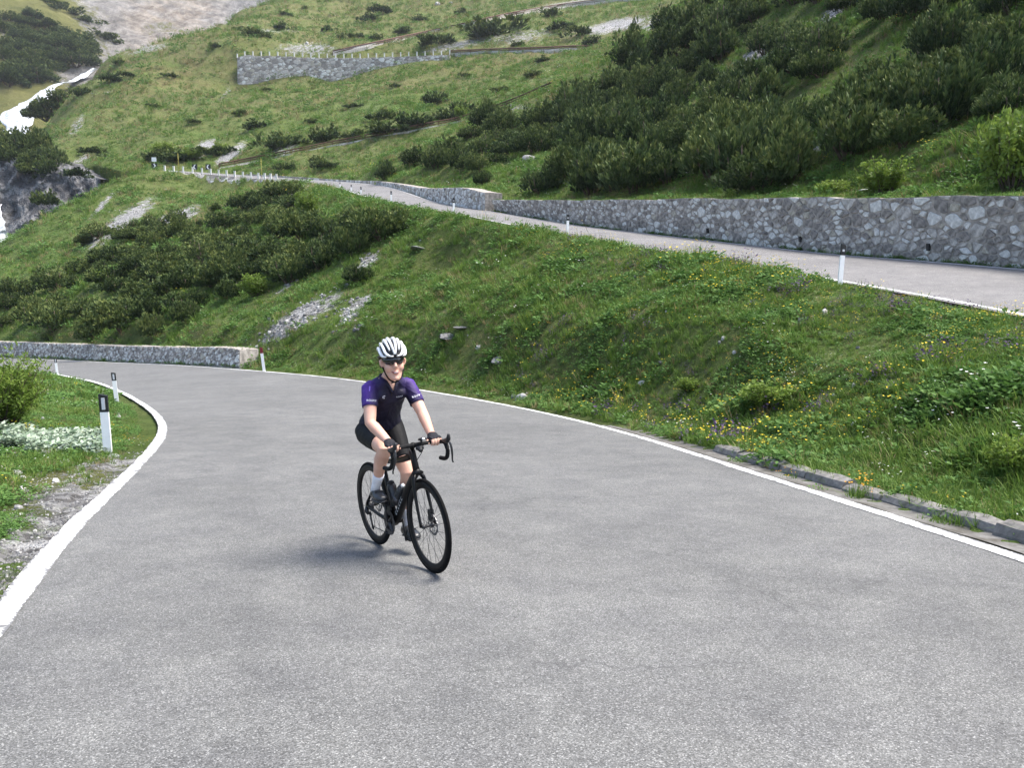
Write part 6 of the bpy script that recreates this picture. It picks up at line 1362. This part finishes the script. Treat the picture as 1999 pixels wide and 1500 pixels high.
def face_strip(name, yz, r, mat, out, n=14): return part(name, vtube(curve([onface(y, z, out) for y, z in yz], n), rads(r, n), 8, ref=(0, 0, 1)), rider, mat)
face_strip('mouth', [(-.028, -.092), (-.014, -.0985), (0, -.1005), (.014, -.0985), (.028, -.092)], [(.003, .002), (.004, .0065), (.004, .0075), (.004, .0065), (.003, .002)], M['mouthdark'], .0)
face_strip('teeth', [(-.022, -.0925), (-.011, -.096), (0, -.0972), (.011, -.096), (.022, -.0925)], [(.002, .0015), (.003, .0036), (.003, .0042), (.003, .0036), (.002, .0015)], M['teeth'], .003)
face_strip('upper_lip', [(-.030, -.0905), (-.014, -.0915), (0, -.0925), (.014, -.0915), (.030, -.0905)], [(.002, .0012), (.004, .0022), (.004, .0025), (.004, .0022), (.002, .0012)], M['lip'], .0035)
face_strip('lower_lip', [(-.027, -.094), (-.014, -.1035), (0, -.1065), (.014, -.1035), (.027, -.094)], [(.002, .0012), (.004, .003), (.004, .0036), (.004, .003), (.002, .0012)], M['lip'], .003)
# writing on the jersey, laid onto the cloth
M['print'] = plain('white_print', (.78, .77, .82), .6, .3, var=.03)
jb = BVHTree.FromPolygons([tuple(v.co) for v in jm.vertices], [tuple(p_.vertices) for p_ in jm.polygons])
def lay(me, org, ax, ay, view, parent, mat, name, lift=.003):
    ax = Vector(ax).normalized(); view = Vector(view).normalized(); ay = Vector(ay); ay = (ay-ax*ay.dot(ax)).normalized()
    bm = bmesh.new(); bm.from_mesh(me)
    for v in bm.verts:
        p = Vector(org)+ax*v.co.x+ay*v.co.y; h = jb.ray_cast(p+view*.12, -view, .4); v.co = (h[0]+view*lift) if h[0] is not None else p
    bm.to_mesh(me); bm.free(); return link(name, me, parent, mat)
def text_mesh(s, size):
    cu = bpy.data.curves.new('t', 'FONT'); cu.body = s; cu.size = size; cu.align_x = 'CENTER'; cu.align_y = 'CENTER'; cu.offset = size*.012; cu.space_character = 1.15
    o = bpy.data.objects.new('t', cu); COL.objects.link(o); dg = bpy.context.evaluated_depsgraph_get(); me = bpy.data.meshes.new_from_object(o.evaluated_get(dg)); bpy.data.objects.remove(o)
    bm = bmesh.new(); bm.from_mesh(me); bmesh.ops.subdivide_edges(bm, edges=[e for e in bm.edges if e.calc_length() > size*.25], cuts=2, use_grid_fill=False); bmesh.ops.triangulate(bm, faces=bm.faces); bm.to_mesh(me); bm.free(); return me
inv = BM.inverted().to_3x3(); VW = (inv@(Vector((0, 0, EYE))-BM@Vector((.1, 0, 1.2)))).normalized(); RT = (inv@Vector((1, 0, 0))).normalized(); UPV = Vector((0, 0, 1))
def solve_at(px, py, x):
    r = raydir(px, py); C = Vector((0, 0, EYE)); Ci = BM.inverted()@C; ri = inv@r; t = (x-Ci.x)/ri.x; return Ci+ri*t
def on_jersey(px, py):
    Ci = BM.inverted()@Vector((0, 0, EYE)); ri = (inv@raydir(px, py)).normalized(); h = jb.ray_cast(Ci, ri, 20); return h[0], h[1]
for (px, py, s, size, rot) in [(725.5, 782.5, 'ROUVY', .021, 0), (814, 773, 'ROUVY', .021, .33), (780, 774.5, 'ROUVY', .014, .18)]:
    h, nn = on_jersey(px, py)
    if h is None: continue
    v_ = (VW+nn*.6).normalized(); a_ = RT*math.cos(rot)+UPV*math.sin(rot); lay(text_mesh(s, size), h, a_, UPV, v_, jersey, M['print'], 'lettering')
def ringmark(r0, r1, a0, a1, n=16):
    V = []; F = []
    for k in range(n): t = a0+(a1-a0)*k/(n-1); V += [(r0*math.cos(t), r0*math.sin(t), 0), (r1*math.cos(t), r1*math.sin(t), 0)]
    for k in range(n-1): F.append((2*k, 2*k+1, 2*k+3, 2*k+2))
    return V, F
h, nn = on_jersey(749, 776)
if h is not None:
    V, F = join([ringmark(.006, .0095, .9, 5.4), ([(.005, .005, 0), (.011, .005, 0), (.011, .011, 0), (.005, .011, 0)], [(0, 1, 2, 3)]), ([(.005, -.011, 0), (.009, -.011, 0), (.009, -.004, 0), (.005, -.004, 0)], [(0, 1, 2, 3)])]); lay(mesh('emblem', V, F), h, RT, UPV, (VW+nn*.5).normalized(), jersey, M['print'], 'emblem')
for q in range(8):
    h, nn = on_jersey(703+q*1.5, 797+q)
    if h is not None: h, nn = on_jersey(703+q*1.5+4, 797+q); break
if h is not None:
    pv = []
    for (cx, cy, r) in ((0, .028, .014), (.004, .008, .016), (-.004, -.014, .015), (.002, -.034, .012)): pv += [ringmark(r*.35, r, 0, 6.283, 18)]
    V, F = join(pv); o_ = 0
    for k, (cx, cy, r) in enumerate(((0, .028, .014), (.004, .008, .016), (-.004, -.014, .015), (.002, -.034, .012))):
        for q in range(36): V[k*36+q] = (V[k*36+q][0]*.8+cx, V[k*36+q][1]+cy, 0)
    lay(mesh('pocket_print', V, F), h, RT, UPV, (VW+nn*.7).normalized(), jersey, M['print'], 'pocket_print')
# stripe on the right sleeve
h1, n1 = on_jersey(722, 755)
if h1 is not None:
    V = [(-.006, .035, 0), (.006, .035, 0), (.004, 0, 0), (-.006, 0, 0), (.0, -.035, 0), (-.007, -.035, 0)]; M['stripe'] = cloth('violet_stripe', (.20, .12, .48)); lay(mesh('sleeve_stripe', V, [(0, 1, 2, 3), (3, 2, 4, 5)]), h1, RT, UPV, (VW+n1*.5).normalized(), jersey, M['stripe'], 'sleeve_stripe')
# pale lettering down the down tube, too small to read
M['frame_print'] = plain('frame_print', (.42, .43, .45), .4, .4)
for s in (-1, 1):
    for k in range(6):
        t = .18+.09*k; c = mixp(Vector((.05, 0, .30)), Vector((.33, 0, .59)), t); dd_ = (Vector((.33, 0, .59))-Vector((.05, 0, .30))).normalized(); nn = Vector((-dd_.z, 0, dd_.x))
        V = [tuple(c+dd_*a+nn*b+Vector((0, s*(.0295+.002*(1-abs(b)/.016)), 0))) for a, b in ((-.011, -.014), (.011, -.014), (.011, -.008), (-.004, -.006), (-.004, .008), (.011, .010), (.011, .015), (-.011, .015))]
        part('frame_lettering', (V, [(0, 1, 2, 3), (0, 3, 4, 7), (4, 5, 6, 7)]), frame, M['frame_print'], False)

# ================================================================ the thin air of the valley
hz = bpy.data.materials.new('haze'); hz.use_nodes = True; nt = hz.node_tree; nt.nodes.clear(); ou = nt.nodes.new('ShaderNodeOutputMaterial'); pv = nt.nodes.new('ShaderNodeVolumePrincipled')
pv.inputs['Color'].default_value = (.90, .94, .98, 1); pv.inputs['Density'].default_value = .00010; pv.inputs['Anisotropy'].default_value = .2
nt.links.new(pv.outputs[0], ou.inputs['Volume'])
zmax = max(float(MZ.max()), float(GZ.max()))+15; zmin = min(float(MZ.min()), float(GZ.min()))-2
V, F = box(-100, 480, (zmax+zmin)/2, 1700, 1300, zmax-zmin); link('haze', mesh('haze', V, F, False), None, hz, kind='stuff')
